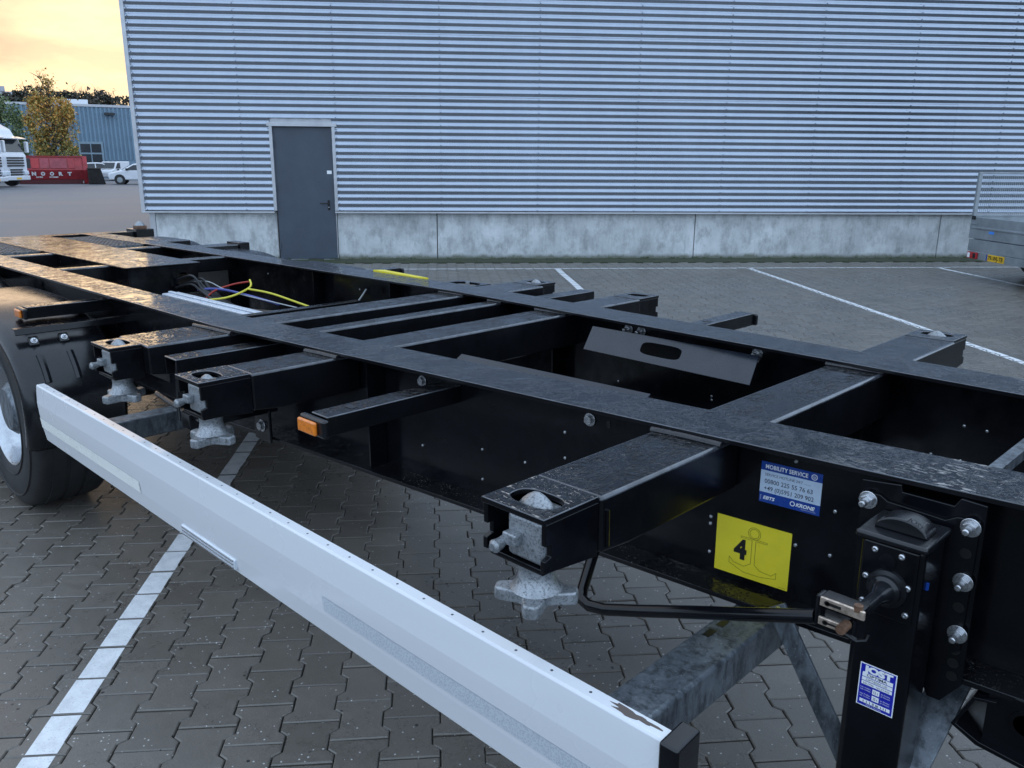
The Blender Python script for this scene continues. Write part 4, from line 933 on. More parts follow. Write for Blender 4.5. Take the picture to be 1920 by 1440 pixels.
def mudguard(sg, xc, zc, R0=0.58):
    y_out = 1.222; y_in = 0.76
    prof_ = [(y_out-0.004, R0-0.075), (y_out, R0-0.045), (y_out-0.008, R0-0.018), (y_out-0.030, R0-0.003), (y_out-0.06, R0), (1.0, R0+0.004), (y_in+0.03, R0), (y_in, R0-0.012)]
    key = [(.585, -.085), (.612, 0.0), (.626, .09), (.622, .18), (.594, .26), (.545, .33), (.48, .39), (.39, .44), (.29, .48), (.17, .512), (.04, .536), (-.12, .55), (-.42, .553), (-.70, .55)]
    q_ = [Vector((a_, 0, c_)) for a_, c_ in key]; path = []
    for i in range(len(q_)-1):
        p0, p1, p2, p3 = q_[max(i-1, 0)], q_[i], q_[i+1], q_[min(i+2, len(q_)-1)]
        for k in range(3):
            t_ = k/3; path.append(0.5*((2*p1)+(p2-p0)*t_+(2*p0-5*p1+4*p2-p3)*t_*t_+(3*p1-p0-3*p2+p3)*t_**3))
    path.append(q_[-1]); vs = []; n = len(prof_)
    for i, P in enumerate(path):
        d_ = (path[min(i+1, len(path)-1)]-path[max(i-1, 0)]).normalized(); nr = Vector((d_.z, 0, -d_.x))
        for y, r_ in prof_:
            Q = P+nr*(r_-R0); vs.append((xc+Q.x, sg*y, zc+Q.z))
    m_ = len(path); fs = []
    for i in range(m_-1):
        for k in range(n-1): fs.append((i*n+k, i*n+k+1, (i+1)*n+k+1, (i+1)*n+k))
    mb = MB().add(vs, fs); o = mb.build('mudguard', 'black_plastic', T, ang=60)
    sd_ = o.modifiers.new('s', 'SOLIDIFY'); sd_.thickness = 0.005
    return o
AX = (-4.56, -5.95, -7.30)
for i, xa in enumerate(AX):
    zc = -1.2+0.53-SL*xa
    for sg in (-1, 1):
        wheel(sg, xa, zc)
        mg = mudguard(sg, xa, zc)
        if sg == -1 and i == 0:
            MB().prism([(xa+0.40, zc+0.492), (xa+0.446, zc+0.492), (xa+0.456, zc+0.462), (xa+0.450, zc+0.460), (xa+0.440, zc+0.484), (xa+0.40, zc+0.484)], 'y', -1.175, -0.66).build('mudguard_clamp', 'black', mg, bevel=0.003)
            for yy in (-1.10, -0.965):
                MB().box(-0.012, 0.012, -0.022, 0.022, -0.025, 0.025).xf(Matrix.Translation((xa+0.446, yy, zc+0.422)) @ Matrix.Rotation(rad(-38), 4, 'Y')).build('mount_pad', 'black_plastic', mg, bevel=0.005)
                hexbolt('bolt', (xa+0.457, yy, zc+0.429), (0.8, 0, 0.6), 0.010, mg, 0.008)
                tb = [(xa+a_-0.007, yy, zc+c_-0.004) for a_, c_ in ((.515, .365), (.548, .330), (.580, .288), (.602, .245))]
                MB().tube(tb, 0.020, 8).build('slot_boss', 'black_plastic', mg)
    MB().tube([(xa, -0.85, zc), (xa, 0.85, zc)], 0.065, 16).build('axle', 'black_side', T)
    for sg in (-1, 1):
        MB().tube([(xa+0.42, sg*0.62, -0.45), (xa, sg*0.62, zc-0.09), (xa-0.38, sg*0.62, zc-0.05)], 0.045, 8).build('trailing_arm', 'black_side', T)
        MB().lathe([(0.11, -0.46), (0.13, -0.50), (0.13, -0.62), (0.10, zc-0.02)], (xa-0.36, sg*0.62, 0), 'z', 20).build('air_bag', 'tyre', T)
# ---- rear module
rc = MB().box(-8.42, -5.165, -0.240, 0.250, -0.009, 0.0).build('spine_plate', 'black', T, bevel=0.003)
MB().box(-8.42, -5.18, -0.225, -0.217, -0.20, -0.010).build('spine_side', 'black_side', rc); MB().box(-8.42, -5.18, 0.227, 0.235, -0.20, -0.010).build('spine_side', 'black_side', rc)
fr = MB().holed((-0.2165, 0.2265, -0.20, -0.0105), slot_hole(0.13, -0.11, 0.042, 0.05, 24), -5.182, -5.174, lambda y, z, x: (x, y, z)).build('spine_front', 'black_side', rc)
MB().tube([(-8.4, -0.243, -0.004), (-5.17, -0.243, -0.004)], 0.006, 6).build('edge_bead', 'black', rc)
def grating(y0, y1, x0, x1):
    g = MB(); n = 15
    for k in range(n+1):
        xx = x0+(x1-x0)*k/n; g.box(xx-0.004, xx+0.004, y0+0.004, y1-0.004, -0.03, -0.004)
    for k in range(9):
        yy = y0+(y1-y0)*k/8; g.box(x0, x1, yy-0.003, yy+0.003, -0.0285, -0.005)
    fr_ = g.build('grating', 'galv_dark' if 'galv_dark' in M else 'galv', T, smooth=False)
    MB().box(x0-0.02, x1+0.02, y0-0.012, y0-0.001, -0.035, -0.002).box(x0-0.02, x1+0.02, y1+0.001, y1+0.012, -0.035, -0.002).build('grating_frame', 'black', fr_)
grating(-0.545, -0.262, -8.0, -6.82); grating(0.272, 0.55, -8.05, -6.87)
MB().box(-8.62, -8.45, -1.22, 1.22, -0.18, -0.01).build('rear_bolster', 'black', T, bevel=0.006)
for sg in (-1, 1):
    t = MB().box(-8.66, -8.40, min(sg*1.09, sg*1.27), max(sg*1.09, sg*1.27), -0.10, 0.012).build('lock_plate', 'black', T, bevel=0.004)
    L = empty('twistlock'); L.parent = T; L.location = (-8.50, sg*1.17, 0)
    MB().box(-0.055, 0.055, -0.05, 0.05, 0.012, 0.045).build('housing', 'rust', L, bevel=0.004); MB().lathe([(0.05, 0.046), (0.045, 0.06), (0.02, 0.085), (0.005, 0.09)], (0, 0, 0), 'z', 20).build('cone', 'cast', L)
    outrigger(sg, -6.62, -6.42, 1.18, name='outrigger')
    rbox('lock_box', -6.64, -6.40, sg*1.181, sg*1.27, -0.13, -0.005, 'black', bv=0.004)
    outrigger(sg, -7.32, -7.18, 1.10, d0=.08, d1=.12)
# cables and white profile between the beams
MB().box(-4.90, -3.72, -0.142, -0.030, -0.21, -0.145).build('cable_duct', 'white_profile', T, bevel=0.006)
MB().box(-4.90, -3.72, -0.100, -0.075, -0.1445, -0.135).build('cable_duct_lid', 'white_profile', T, bevel=0.004)
MB().box(-3.72, -3.66, -0.35, 0.50, -0.15, -0.125).build('cable_tray_bar', 'black', T, bevel=0.003); MB().box(-3.52, -3.46, -0.35, 0.50, -0.15, -0.13).build('cable_tray_bar', 'black', T, bevel=0.003)
def cable(pts, r_, mat): 
    q = [Vector(p_) for p_ in pts]; out = []
    for i in range(len(q)-1):
        p0, p1, p2, p3 = q[max(i-1, 0)], q[i], q[i+1], q[min(i+2, len(q)-1)]
        for k in range(6):
            t_ = k/6; out.append(0.5*((2*p1)+(p2-p0)*t_+(2*p0-5*p1+4*p2-p3)*t_*t_+(3*p1-p0-3*p2+p3)*t_**3))
    out.append(q[-1]); return MB().tube(out, r_, 7).build('cable', mat, T)
cable([(-4.75, -0.02, -0.19), (-4.6, 0.14, -0.17), (-4.68, 0.34, -0.135), (-4.78, 0.40, -0.10)], 0.0065, 'wire_yellow')
cable([(-4.66, 0.32, -0.14), (-4.45, 0.36, -0.15), (-4.25, 0.42, -0.19), (-3.98, 0.46, -0.23)], 0.0065, 'wire_yellow')
cable([(-4.90, 0.10, -0.26), (-4.88, 0.18, -0.17), (-4.82, 0.29, -0.125), (-4.74, 0.37, -0.105)], 0.006, 'wire_red')
cable([(-5.0, 0.14, -0.16), (-4.85, 0.22, -0.15), (-4.6, 0.28, -0.17), (-4.3, 0.33, -0.20)], 0.008, 'wire_blue')
for k in range(7):
    a = random.uniform(-.03, .03)
    cable([(-5.15, 0.06+k*.018, -0.13+a), (-5.02, 0.11+k*.015, -0.10+a), (-4.93, 0.14+k*.012, -0.17), (-4.70, 0.19+k*.014, -0.26), (-4.2, 0.26+k*.02, -0.25), (-3.85, 0.28+k*.025, -0.24)], 0.0075, 'wire_black')
cable([(-5.12, 0.18, -0.12), (-4.95, 0.20, -0.11), (-4.75, 0.25, -0.16), (-4.1, 0.34, -0.2)], 0.0035, 'wire_white')
cable([(-3.82, b0(-3.8)+0.085, -0.09), (-3.84, 0.60, -0.16), (-3.88, 0.57, -0.20)], 0.005, 'wire_white')
for k in range(6): cable([(-1.95+random.uniform(-.1, .1), -0.12+k*.03, -0.30), (-1.5, -0.02+k*.035, -0.33), (-1.0, 0.0+k*.03, -0.345), (-0.7, 0.02+k*.03, -0.33)], 0.008, 'wire_black')
MB().box(-2.1, -0.86, -0.36, 0.38, -0.40, -0.385).build('belly_plate', 'black_side', T)
MB().box(-5.15, -3.1, -0.45, 0.45, -0.40, -0.385).build('belly_plate', 'black_side', T)
# yellow marking beyond the far flange
MB().prism([(-3.945, 0.795), (-3.895, 0.845), (-3.40, 0.788), (-3.47, 0.762)], 'z', -0.008, 0.004).build('yellow_marker', 'yellow', T)
MB().holed((-3.34, -3.09, 0.80, 0.99), slot_hole(-3.21, 0.90, 0.10, 0.06, 24), -0.034, -0.022).build('side_plate', 'black', T)
MB().tube([(-3.16, 0.875, -0.06), (-3.16, 0.875, -0.005)], 0.012, 10).build('release_knob', 'cast', T)

# ================================================================== UTILITY TRAILER BY THE WALL
cr_ = on_z(1813, 472, 0.43)
UT = empty('utility_trailer', (cr_.x, cr_.y, 0), TH)     # local x along the wall (trailer length), -y towards the camera (rear-left corner at origin)
tag(UT, 'galvanised utility trailer with mesh sides and yellow number plate beside the warehouse', 'trailer')
M['galv2'] = simple('dull_galvanised_sheet', (0.30, 0.33, 0.35), 0.5, 0.45, 0.18, 3, 0.05, 30)
M['redlamp'] = simple('red_lamp_lens', (0.40, 0.02, 0.025), 0.2, 0, 0.15, 40); M['plate_yellow'] = simple('number_plate_yellow', (0.75, 0.45, 0.02), 0.35, 0, 0.03, 20); M['bluetag'] = flat('blue_tag', (0.05, 0.25, 0.75))
UTW, UTL = 1.9, 3.6
MB().box(0.0, 0.03, -UTW, 0.0, 0.66, 1.00).prism([(0.0, 0.80), (-0.012, 0.83), (0.0, 0.86)], 'y', -UTW, 0).build('tailgate', 'galv2', UT, bevel=0.006)
MB().box(0.0, UTL, -UTW, 0, 0.46, 0.645).build('chassis_frame', 'galv2', UT, bevel=0.006)
MB().box(0.03, UTL, -0.03, 0.0, 0.66, 1.00).build('side_panel', 'galv2', UT, bevel=0.005); MB().box(0.03, UTL, -UTW, -UTW+0.03, 0.66, 1.00).build('side_panel', 'galv2', UT, bevel=0.005)
MB().box(UTL-0.03, UTL, -UTW, 0, 0.66, 1.00).build('headboard', 'galv2', UT, bevel=0.005)
MB().box(0.05, UTL-0.05, -UTW+0.05, -0.05, 0.65, 0.665).build('load_floor', 'galv2', UT)
def mesh_panel(p0, p1, z0, z1, name='mesh_side'):
    mb = MB(); p0 = Vector(p0); p1 = Vector(p1); L_ = (p1-p0).length; n = int(L_/0.034); d = (p1-p0)/n
    for k in range(n+1):
        q = p0+d*k; mb.box(q.x-.0025, q.x+.0025, q.y-.0025, q.y+.0025, z0, z1)
    m_ = int((z1-z0)/0.034)
    for k in range(m_+1):
        z = z0+(z1-z0)*k/m_; mb.box(min(p0.x, p1.x)-.002, max(p0.x, p1.x)+.002, min(p0.y, p1.y)-.002, max(p0.y, p1.y)+.002, z-.002, z+.002)
    return mb.build(name, 'galv2', UT, smooth=False)
mesh_panel((0.03, -0.015, 0), (UTL, -0.015, 0), 1.03, 1.68); mesh_panel((UTL-.015, -UTW, 0), (UTL-.015, 0, 0), 1.03, 1.68)
for x, y in ((0.0, -0.015), (UTL-.03, -0.015), (UTL-.03, -UTW+.015), (1.8, -0.015)): MB().box(x-0.005, x+0.05, y-0.025, y+0.025, 0.66, 1.70).build('corner_post', 'galv2', UT, bevel=0.004)
MB().box(0, UTL, -0.035, 0.005, 1.68, 1.71).build('top_rail', 'galv2', UT, bevel=0.004); MB().box(0.055, UTL-0.035, -0.035, 0.005, 1.003, 1.035).build('mid_rail', 'galv2', UT, bevel=0.004)
MB().box(-0.02, 0.0, -0.10, -0.02, 0.96, 1.02).build('latch', 'black_plastic', UT, bevel=0.004); MB().box(-0.015, 0.0, -0.16, -0.03, 0.885, 0.90).build('latch', 'galv2', UT)
MB().box(-0.004, 0.0, -0.60, -0.48, 0.76, 0.80).build('blue_badge', 'bluetag', UT)
MB().box(-0.03, 0.02, -UTW+.05, -0.08, 0.34, 0.455).build('lamp_bar', 'galv2', UT, bevel=0.004)
for y0_ in (-0.34, -UTW+0.1):
    lb = MB().box(-0.065, -0.031, y0_, y0_+0.24, 0.345, 0.45).build('tail_lamp', 'redlamp', UT, bevel=0.008)
    for k, mt in enumerate(('black_plastic', 'redlamp', 'white_print')): MB().box(-0.069, -0.066, y0_+0.02+k*.07, y0_+0.08+k*.07, 0.36, 0.435).build('lens', mt, lb)
npl = MB().box(-0.036, -0.031, -0.98, -0.55, 0.345, 0.45).build('number_plate', 'plate_yellow', UT)
MB().box(-0.0372, -0.0362, -0.585, -0.55, 0.347, 0.448).build('country_band', 'blue', npl)
FN = Matrix(((0, 0, -1, -0.0375), (-1, 0, 0, -0.60), (0, 1, 0, 0.365), (0, 0, 0, 1)))
put('79-WJ-TB', 0.355, 0.068, 0, 0, FN, 'black_print', npl, z=0.0008, off=0.02)
for y in (-0.05, -UTW+0.05):
    for x in (1.35, 2.1):
        w = empty('wheel'); w.parent = UT; w.location = (x, y+(0.12 if y > -.5 else -0.12), 0.32)
        MB().lathe([(0.19, -0.09), (0.29, -0.085), (0.315, -0.06), (0.315, 0.06), (0.29, 0.085), (0.19, 0.09)], (0, 0, 0), 'y', 32).build('tyre', 'tyre', w)
        MB().lathe([(0.19, -0.07), (0.15, -0.04), (0.04, -0.06), (0.02, -0.06), (0.02, 0.07), (0.19, 0.07)], (0, 0, 0), 'y', 24).build('rim', 'galv2', w)
    MB().box(0.95, 2.5, y+(0.02 if y > -.5 else -0.24), y+(0.24 if y > -.5 else -0.02), 0.66, 0.675).build('wheel_cover', 'black_plastic', UT)
MB().prism([(UTL, -UTW*.3), (UTL+1.3, -UTW*.5), (UTL, -UTW*.7)], 'z', 0.48, 0.55).build('drawbar', 'galv2', UT)
MB().tube([(UTL+1.15, -UTW*.5, 0.0), (UTL+1.15, -UTW*.5, 0.6)], 0.03, 10).build('jockey_leg', 'galv2', UT)

# ================================================================== FAR YARD
def far_frame(px, name, depth=None, py=345):
    q = on_z(px, py); d = q-CAM; d.z = 0
    return empty(name, (q.x, q.y, 0), math.atan2(d.y, d.x)-math.pi/2)      # local x to the right of the sight line, +y away
M['blueclad'] = simple('blue_grey_cladding', (0.16, 0.25, 0.33), 0.5, 0.0, 0.08, 0.6)
M['white_car'] = simple('white_car_paint', (0.66, 0.68, 0.72), 0.18, 0, 0.04, 2, coat=0.6)
M['glass'] = simple('dark_car_glass', (0.02, 0.026, 0.032), 0.06, 0, 0.2, 3); M['red'] = simple('red_container_paint', (0.36, 0.030, 0.038), 0.45, 0, 0.22, 2.0, 0.05, 10)
M['red_faded'] = simple('faded_red_panel', (0.30, 0.055, 0.07), 0.55, 0, 0.2, 2.0); M['red_dark'] = simple('dark_red_paint', (0.09, 0.012, 0.016), 0.6)
M['red_bright'] = simple('bright_red_lid', (0.42, 0.03, 0.035), 0.45)
M['rubble'] = simple('dark_soil_heap', (0.02, 0.018, 0.017), 0.85, 0, 0.4, 6, 0.8, 12)
# red waste container
sk = far_frame(112, 'waste_container', py=344.5)
tag(sk, 'red steel waste container with white lettering in the far yard', 'container')
X0, X1 = -2.6, 1.62
MB().prism([(0.0, 0.30), (-0.35, 0.95), (-0.35, 0.98), (-0.10, 1.86), (1.7, 1.86), (2.0, 0.98), (1.7, 0.30)], 'x', X0, X1).build('body', 'red', sk, bevel=0.02)
MB().box(X0+.1, X1-.1, 0.02, 1.6, 0.0, 0.295).build('skids', 'red_dark', sk)
for x in (X1+.002, X0-.06): MB().prism([(-0.05, 0.0), (-0.42, 0.95), (-0.16, 1.93), (1.75, 1.93), (2.05, 0.95), (1.7, 0.0)], 'x', x, x+.30 if x > 0 else x+.058).build('end_frame', 'red', sk, bevel=0.02)
MB().box(X0, X1, -0.17, -0.05, 1.87, 1.94).build('top_rail', 'red', sk)
def slant(x0, x1, z0, z1, off): 
    f = lambda z: -0.35+0.25*(z-0.98)/0.88
    return MB().add([(x0, f(z0)-off, z0), (x1, f(z0)-off, z0), (x1, f(z1)-off, z1), (x0, f(z1)-off, z1), (x0, f(z0)+.02, z0), (x1, f(z0)+.02, z0), (x1, f(z1)+.02, z1), (x0, f(z1)+.02, z1)], [(0, 1, 2, 3), (7, 6, 5, 4), (0, 4, 5, 1), (1, 5, 6, 2), (2, 6, 7, 3), (3, 7, 4, 0)])
for x0_, x1_, mt in ((-1.62, -1.13, 'red_bright'), (-1.08, -0.52, 'red_faded'), (-0.46, 0.62, 'red_faded'), (0.68, 1.1, 'red')): slant(x0_, x1_, 1.08, 1.76, .05).build('lid_panel', mt, sk, bevel=0.015)
slant(-2.0, -1.66, 1.08, 1.76, .01).build('open_hatch', 'seal', sk)
for x in (-1.9, -0.9, 0.1, 0.9): MB().prism([(-0.005, 0.30), (-0.36, 0.95), (-0.30, 0.95), (0.05, 0.30)], 'x', x, x+.06).build('rib', 'red', sk)
def lettering(txt, x, z, w, h_, off=.08):
    t_ = (z-0.30)/0.65; y = 0.0-0.35*t_-0.012
    ey = Vector((0, -0.35, 0.65)).normalized(); ez = Vector((1, 0, 0)).cross(ey)
    F = Matrix(((1, ey.x, ez.x, x), (0, ey.y, ez.y, y), (0, ey.z, ez.z, z), (0, 0, 0, 1)))
    put(txt, w, h_, 0, 0, F, 'white_print', sk, z=0.06, off=off)
for k, ch_ in enumerate('NOORT'): lettering(ch_, -1.66+k*0.56, 0.62, 0.27, 0.26)
lettering('0182', -1.42, 0.45, 0.42, 0.11, .05); lettering('373880', -0.60, 0.45, 0.58, 0.11, .05)
# dark soil container beside it
q = far_frame(183, 'soil_skip', py=345); tag(q, 'low black open skip beside the red container', 'skip')
MB().prism([(-0.55, 0.0), (0.55, 0.0), (0.32, 1.05), (-0.55, 1.05)], 'y', -0.4, 1.6).build('body', 'rubble', q, bevel=0.03)
MB().box(-0.58, 0.35, -0.43, 1.63, 1.051, 1.11).build('rim', 'rubble', q, bevel=0.02)
for x in (-0.35, 0.0): MB().box(x, x+.07, -0.44, -0.401, 0.05, 1.04).build('rib', 'rubble', q)
# cars
def car(name, px, label, face, L_=3.9, Hh=1.47, W_=1.7, van=False, py=345, yoff=0.0):
    r_ = far_frame(px, name, py=py); r_.rotation_euler.z += face; tag(r_, label, 'car', 'white cars in the far yard')
    # x = length (front at -x), y width
    if van: side_ = [(-2.2, .35), (-2.25, .75), (-2.05, 1.0), (-1.35, 1.12), (-0.75, 1.75), (-0.4, 1.85), (2.2, 1.85), (2.25, .35)]
    else: side_ = [(-1.93, .30), (-1.97, .55), (-1.85, .78), (-1.05, .98), (1.9, 1.02), (1.97, .7), (1.93, .30)]
    k = L_/3.9 if not van else L_/4.45
    MB().prism([(x*k, z) for x, z in side_], 'y', -W_/2, W_/2).build('body', 'white_car', r_, bevel=0.09, segs=4, ang=20)
    if not van:
        gh = [(-1.05*k, .97), (-0.28*k, Hh-.05), (0.1*k, Hh), (1.35*k, Hh-.06), (1.85*k, 1.0)]
        mb = MB(); n = len(gh); vs = []
        for x, z in gh: vs.append((x, -W_/2*(1-.18*(z-.97)/.5), z))
        for x, z in gh: vs.append((x, W_/2*(1-.18*(z-.97)/.5), z))
        mb.add(vs, [tuple(range(n)), tuple(range(n, 2*n))[::-1]]+[(i, (i+1) % n, n+(i+1) % n, n+i) for i in range(n)]); mb.build('cabin', 'white_car', r_, bevel=0.06, segs=3, ang=15)
        for sg in (-1, 1):
            for g in ([(-0.82, 1.0), (-0.25, Hh-.13), (0.25, Hh-.10), (0.25, 1.0)], [(0.33, 1.0), (0.33, Hh-.10), (1.2, Hh-.15), (1.45, 1.03)]):
                mb = MB(); vs = [(x*k, sg*(W_/2*(1-.18*(z-.97)/.5)+.006), z) for x, z in g]; mb.add(vs, [(0, 1, 2, 3)]); mb.build('side_window', 'glass', r_)
        MB().add([(-1.03*k, -.72, .99), (-1.03*k, .72, .99), (-0.33*k, .62, Hh-.09), (-0.33*k, -.62, Hh-.09)], [(0, 1, 2, 3)]).xf(Matrix.Translation((-.035, 0, .03))).build('windscreen', 'glass', r_)
    else:
        MB().add([(-1.32*k, -.72, 1.15), (-1.32*k, .72, 1.15), (-0.80*k, .68, 1.70), (-0.80*k, -.68, 1.70)], [(0, 1, 2, 3)]).xf(Matrix.Translation((-.03, 0, .03))).build('windscreen', 'glass', r_)
        for sg in (-1, 1): MB().add([(-1.1*k, sg*(W_/2+.006), 1.15), (-0.62*k, sg*(W_/2+.006), 1.68), (0.0, sg*(W_/2+.006), 1.70), (0.0, sg*(W_/2+.006), 1.15)], [(0, 1, 2, 3)]).build('side_window', 'glass', r_)
    for sg in (-1, 1):
        MB().box(-1.96*k, -1.80*k, min(sg*.5, sg*.8), max(sg*.5, sg*.8), .62, .78).build('headlight', 'lens', r_, bevel=0.02)
        for x in (-1.2*k, 1.22*k):
            w = MB().lathe([(.17, -.11), (.29, -.11), (.31, -.08), (.31, .08), (.29, .11), (.17, .11)], (x, sg*(W_/2-.10), .31), 'y', 24).build('wheel', 'tyre', r_)
            MB().lathe([(.19, sg*.112), (.15, sg*.10), (.05, sg*.12), (.01, sg*.12)], (x, sg*(W_/2-.10), .31), 'y', 16).build('rim', 'galv2', w)
            MB().lathe([(.37, sg*.085), (.37, sg*.101)], (x, sg*(W_/2-.10), .33), 'y', 24).build('wheel_arch', 'black_plastic', w)
    for sg in (-1, 1): MB().box(-0.75*k, -0.6*k, min(sg*(W_/2-.02), sg*(W_/2+.14)), max(sg*(W_/2-.02), sg*(W_/2+.14)), .98, 1.12).build('mirror', 'black_plastic', r_, bevel=0.03)
    return r_
car('white_hatchback', 263, 'white hatchback parked side-on next to the warehouse corner', rad(-8), py=345)
car('white_van', 214, 'small white van facing the camera behind the hatchback', rad(62), L_=3.9, van=True, W_=1.6, py=338).scale = (0.84, 0.84, 0.84)
car('white_saloon', 186, 'white car mostly hidden behind the black skip', rad(190), py=338)
# truck cabs
def truck(px, py, rz, label, name='truck'):
    r_ = far_frame(px, name, py=py); r_.rotation_euler.z += rz; tag(r_, label, 'truck', 'white trucks in the far yard')
    # front face at -y, width along x
    MB().prism([(-0.02, .55), (-0.06, 1.9), (0.06, 2.15), (0.32, 3.0), (0.55, 3.15), (0.75, 3.55), (1.3, 3.85), (2.1, 3.9), (2.2, .9), (1.9, .55)], 'x', -1.24, 1.24).build('cab', 'white_car', r_, bevel=0.08, segs=3, ang=20)
    MB().add([(-1.12, .045, 2.14), (1.12, .045, 2.14), (1.06, .31, 2.96), (-1.06, .31, 2.96)], [(0, 1, 2, 3)]).xf(Matrix.Translation((0, -.035, 0.02))).build('windscreen', 'glass', r_)
    MB().prism([(-0.28, 2.98), (0.30, 3.1), (0.34, 2.98), (-0.25, 2.92)], 'x', -1.15, 1.15).build('sun_visor', 'white_car', r_, bevel=0.01)
    for z in (1.78, 1.62, 1.46, 1.30): MB().box(-0.85, 0.85, -0.105, -0.02, z-.05, z+.05).build('grille_slat', 'seal', r_, bevel=0.01)
    for z in (1.05, .9, .75): MB().box(-0.62, 0.62, -0.105, -0.02, z-.045, z+.045).build('grille_slat', 'seal', r_, bevel=0.01)
    MB().box(-1.25, 1.25, -0.16, 0.3, .40, .68).build('bumper', 'white_car', r_, bevel=0.05, segs=2)
    for sg in (-1, 1):
        MB().box(min(sg*.75, sg*1.2), max(sg*.75, sg*1.2), -0.13, 0.02, .74, .98).build('headlight', 'lens', r_, bevel=0.03)
        MB().add([(sg*1.246, .35, 2.10), (sg*1.246, 1.25, 2.05), (sg*1.246, 1.25, 2.85), (sg*1.246, .48, 2.88)], [(0, 1, 2, 3)]).build('side_window', 'glass', r_)
        MB().box(min(sg*1.30, sg*1.55), max(sg*1.30, sg*1.55), -0.12, 0.06, 2.1, 2.8).build('mirror', 'white_car', r_, bevel=0.05)
        for z in (1.15, 1.32, 1.5): MB().box(min(sg*1.241, sg*1.247), max(sg*1.241, sg*1.247), .5, 1.5, z, z+.06).build('side_stripe', 'dark_print', r_)
        w = MB().lathe([(.30, -.16), (.48, -.16), (.52, -.12), (.52, .12), (.48, .16), (.30, .16)], (sg*1.02, 1.0, .52), 'x', 28).build('wheel', 'tyre', r_)
        MB().lathe([(.30, sg*.15), (.22, sg*.10), (.05, sg*.13)], (sg*1.02, 1.0, .52), 'x', 20).build('rim', 'galv2', w)
    MB().box(-1.0, 1.0, 2.1, 6.5, .75, 1.05).build('chassis', 'seal', r_)
    for sg in (-1, 1): MB().lathe([(.30, -.25), (.50, -.25), (.52, -.2), (.52, .2), (.50, .25), (.30, .25)], (sg*.9, 5.2, .52), 'x', 28).build('wheel', 'tyre', r_)
    MB().box(-0.26, 0.26, -0.168, -0.161, .46, .57).build('number_plate', 'plate_yellow', r_)
    return r_
truck(34, 350, rad(58), 'white truck cab with slatted grille next to the red container')
truck(-6, 354, rad(64), 'white truck cab half cut off beside another truck')
# blue-grey industrial hall
hb = far_frame(150, 'industrial_hall', py=333)
tag(hb, 'long blue-grey ribbed industrial hall behind the red container', 'building')
BW0, BW1, BH = -16.0, 16.0, 6.45
MB().box(BW0, BW1, 0.0, 20, 0, BH).build('wall', 'blueclad', hb, smooth=False)
rb = MB(); x = BW0
while x < BW1: rb.box(x, x+.16, -0.10, -0.002, 1.6, BH-.05); x += .36
tag(rb.build('wall_ribs', 'blueclad', hb, smooth=False), kind='stuff')
MB().box(BW0-.1, BW1+.1, -0.12, 20.1, BH, BH+.22).build('roof_edge', 'trim', hb)
MB().box(BW0, BW1, -0.06, -0.002, 0, 1.55).build('wall_base', 'blueclad', hb, smooth=False)
MB().box(2.7, 3.6, -0.5, -0.11, 5.75, 5.95).build('wall_lamp', 'seal', hb)
M['frame_w'] = simple('grey_white_frame', (0.22, 0.30, 0.36), 0.4)
for dx in (0.35, 5.55):
    dn = MB().box(dx-.12, dx+1.95, -0.16, -0.062, 0.0, 3.3).build('sectional_door', 'frame_w', hb)
    for r_ in range(3):
        for c_ in range(2): MB().box(dx+c_*.93, dx+c_*.93+.84, -0.175, -0.161, 0.45+r_*.93, 0.45+r_*.93+.78).build('pane', 'glass', dn)
MB().box(-1.5, 1.5, 3, 5, BH+.22, BH+.8).build('roof_unit', 'white_car', hb)
# trees
M['bark'] = simple('bark', (0.075, 0.060, 0.048), 0.85, 0, 0.3, 6, 0.5, 30)
def leafmat(name, stops):
    m, t, b = nodes(name); r_ = N(t, 'ShaderNodeNewGeometry').outputs['Random Per Island']
    t.links.new(ramp(t, r_, stops), b.inputs['Base Color']); b.inputs['Roughness'].default_value = 0.6
    b.inputs['Subsurface Weight'].default_value = 0.0; return m
M['leaf_autumn'] = leafmat('autumn_leaf', [(0.0, (0.28, 0.21, 0.05)), (0.35, (0.42, 0.28, 0.06)), (0.7, (0.55, 0.30, 0.06)), (1.0, (0.62, 0.27, 0.06))])
M['leaf_olive'] = leafmat('olive_leaf', [(0.0, (0.15, 0.16, 0.05)), (0.5, (0.24, 0.22, 0.06)), (1.0, (0.34, 0.25, 0.06))])
M['leaf_green'] = leafmat('green_leaf', [(0.0, (0.09, 0.14, 0.07)), (0.5, (0.15, 0.21, 0.09)), (1.0, (0.21, 0.25, 0.10))])
M['leaf_dark'] = leafmat('dark_leaf', [(0.0, (0.018, 0.026, 0.016)), (0.5, (0.035, 0.036, 0.022)), (1.0, (0.07, 0.045, 0.028))])
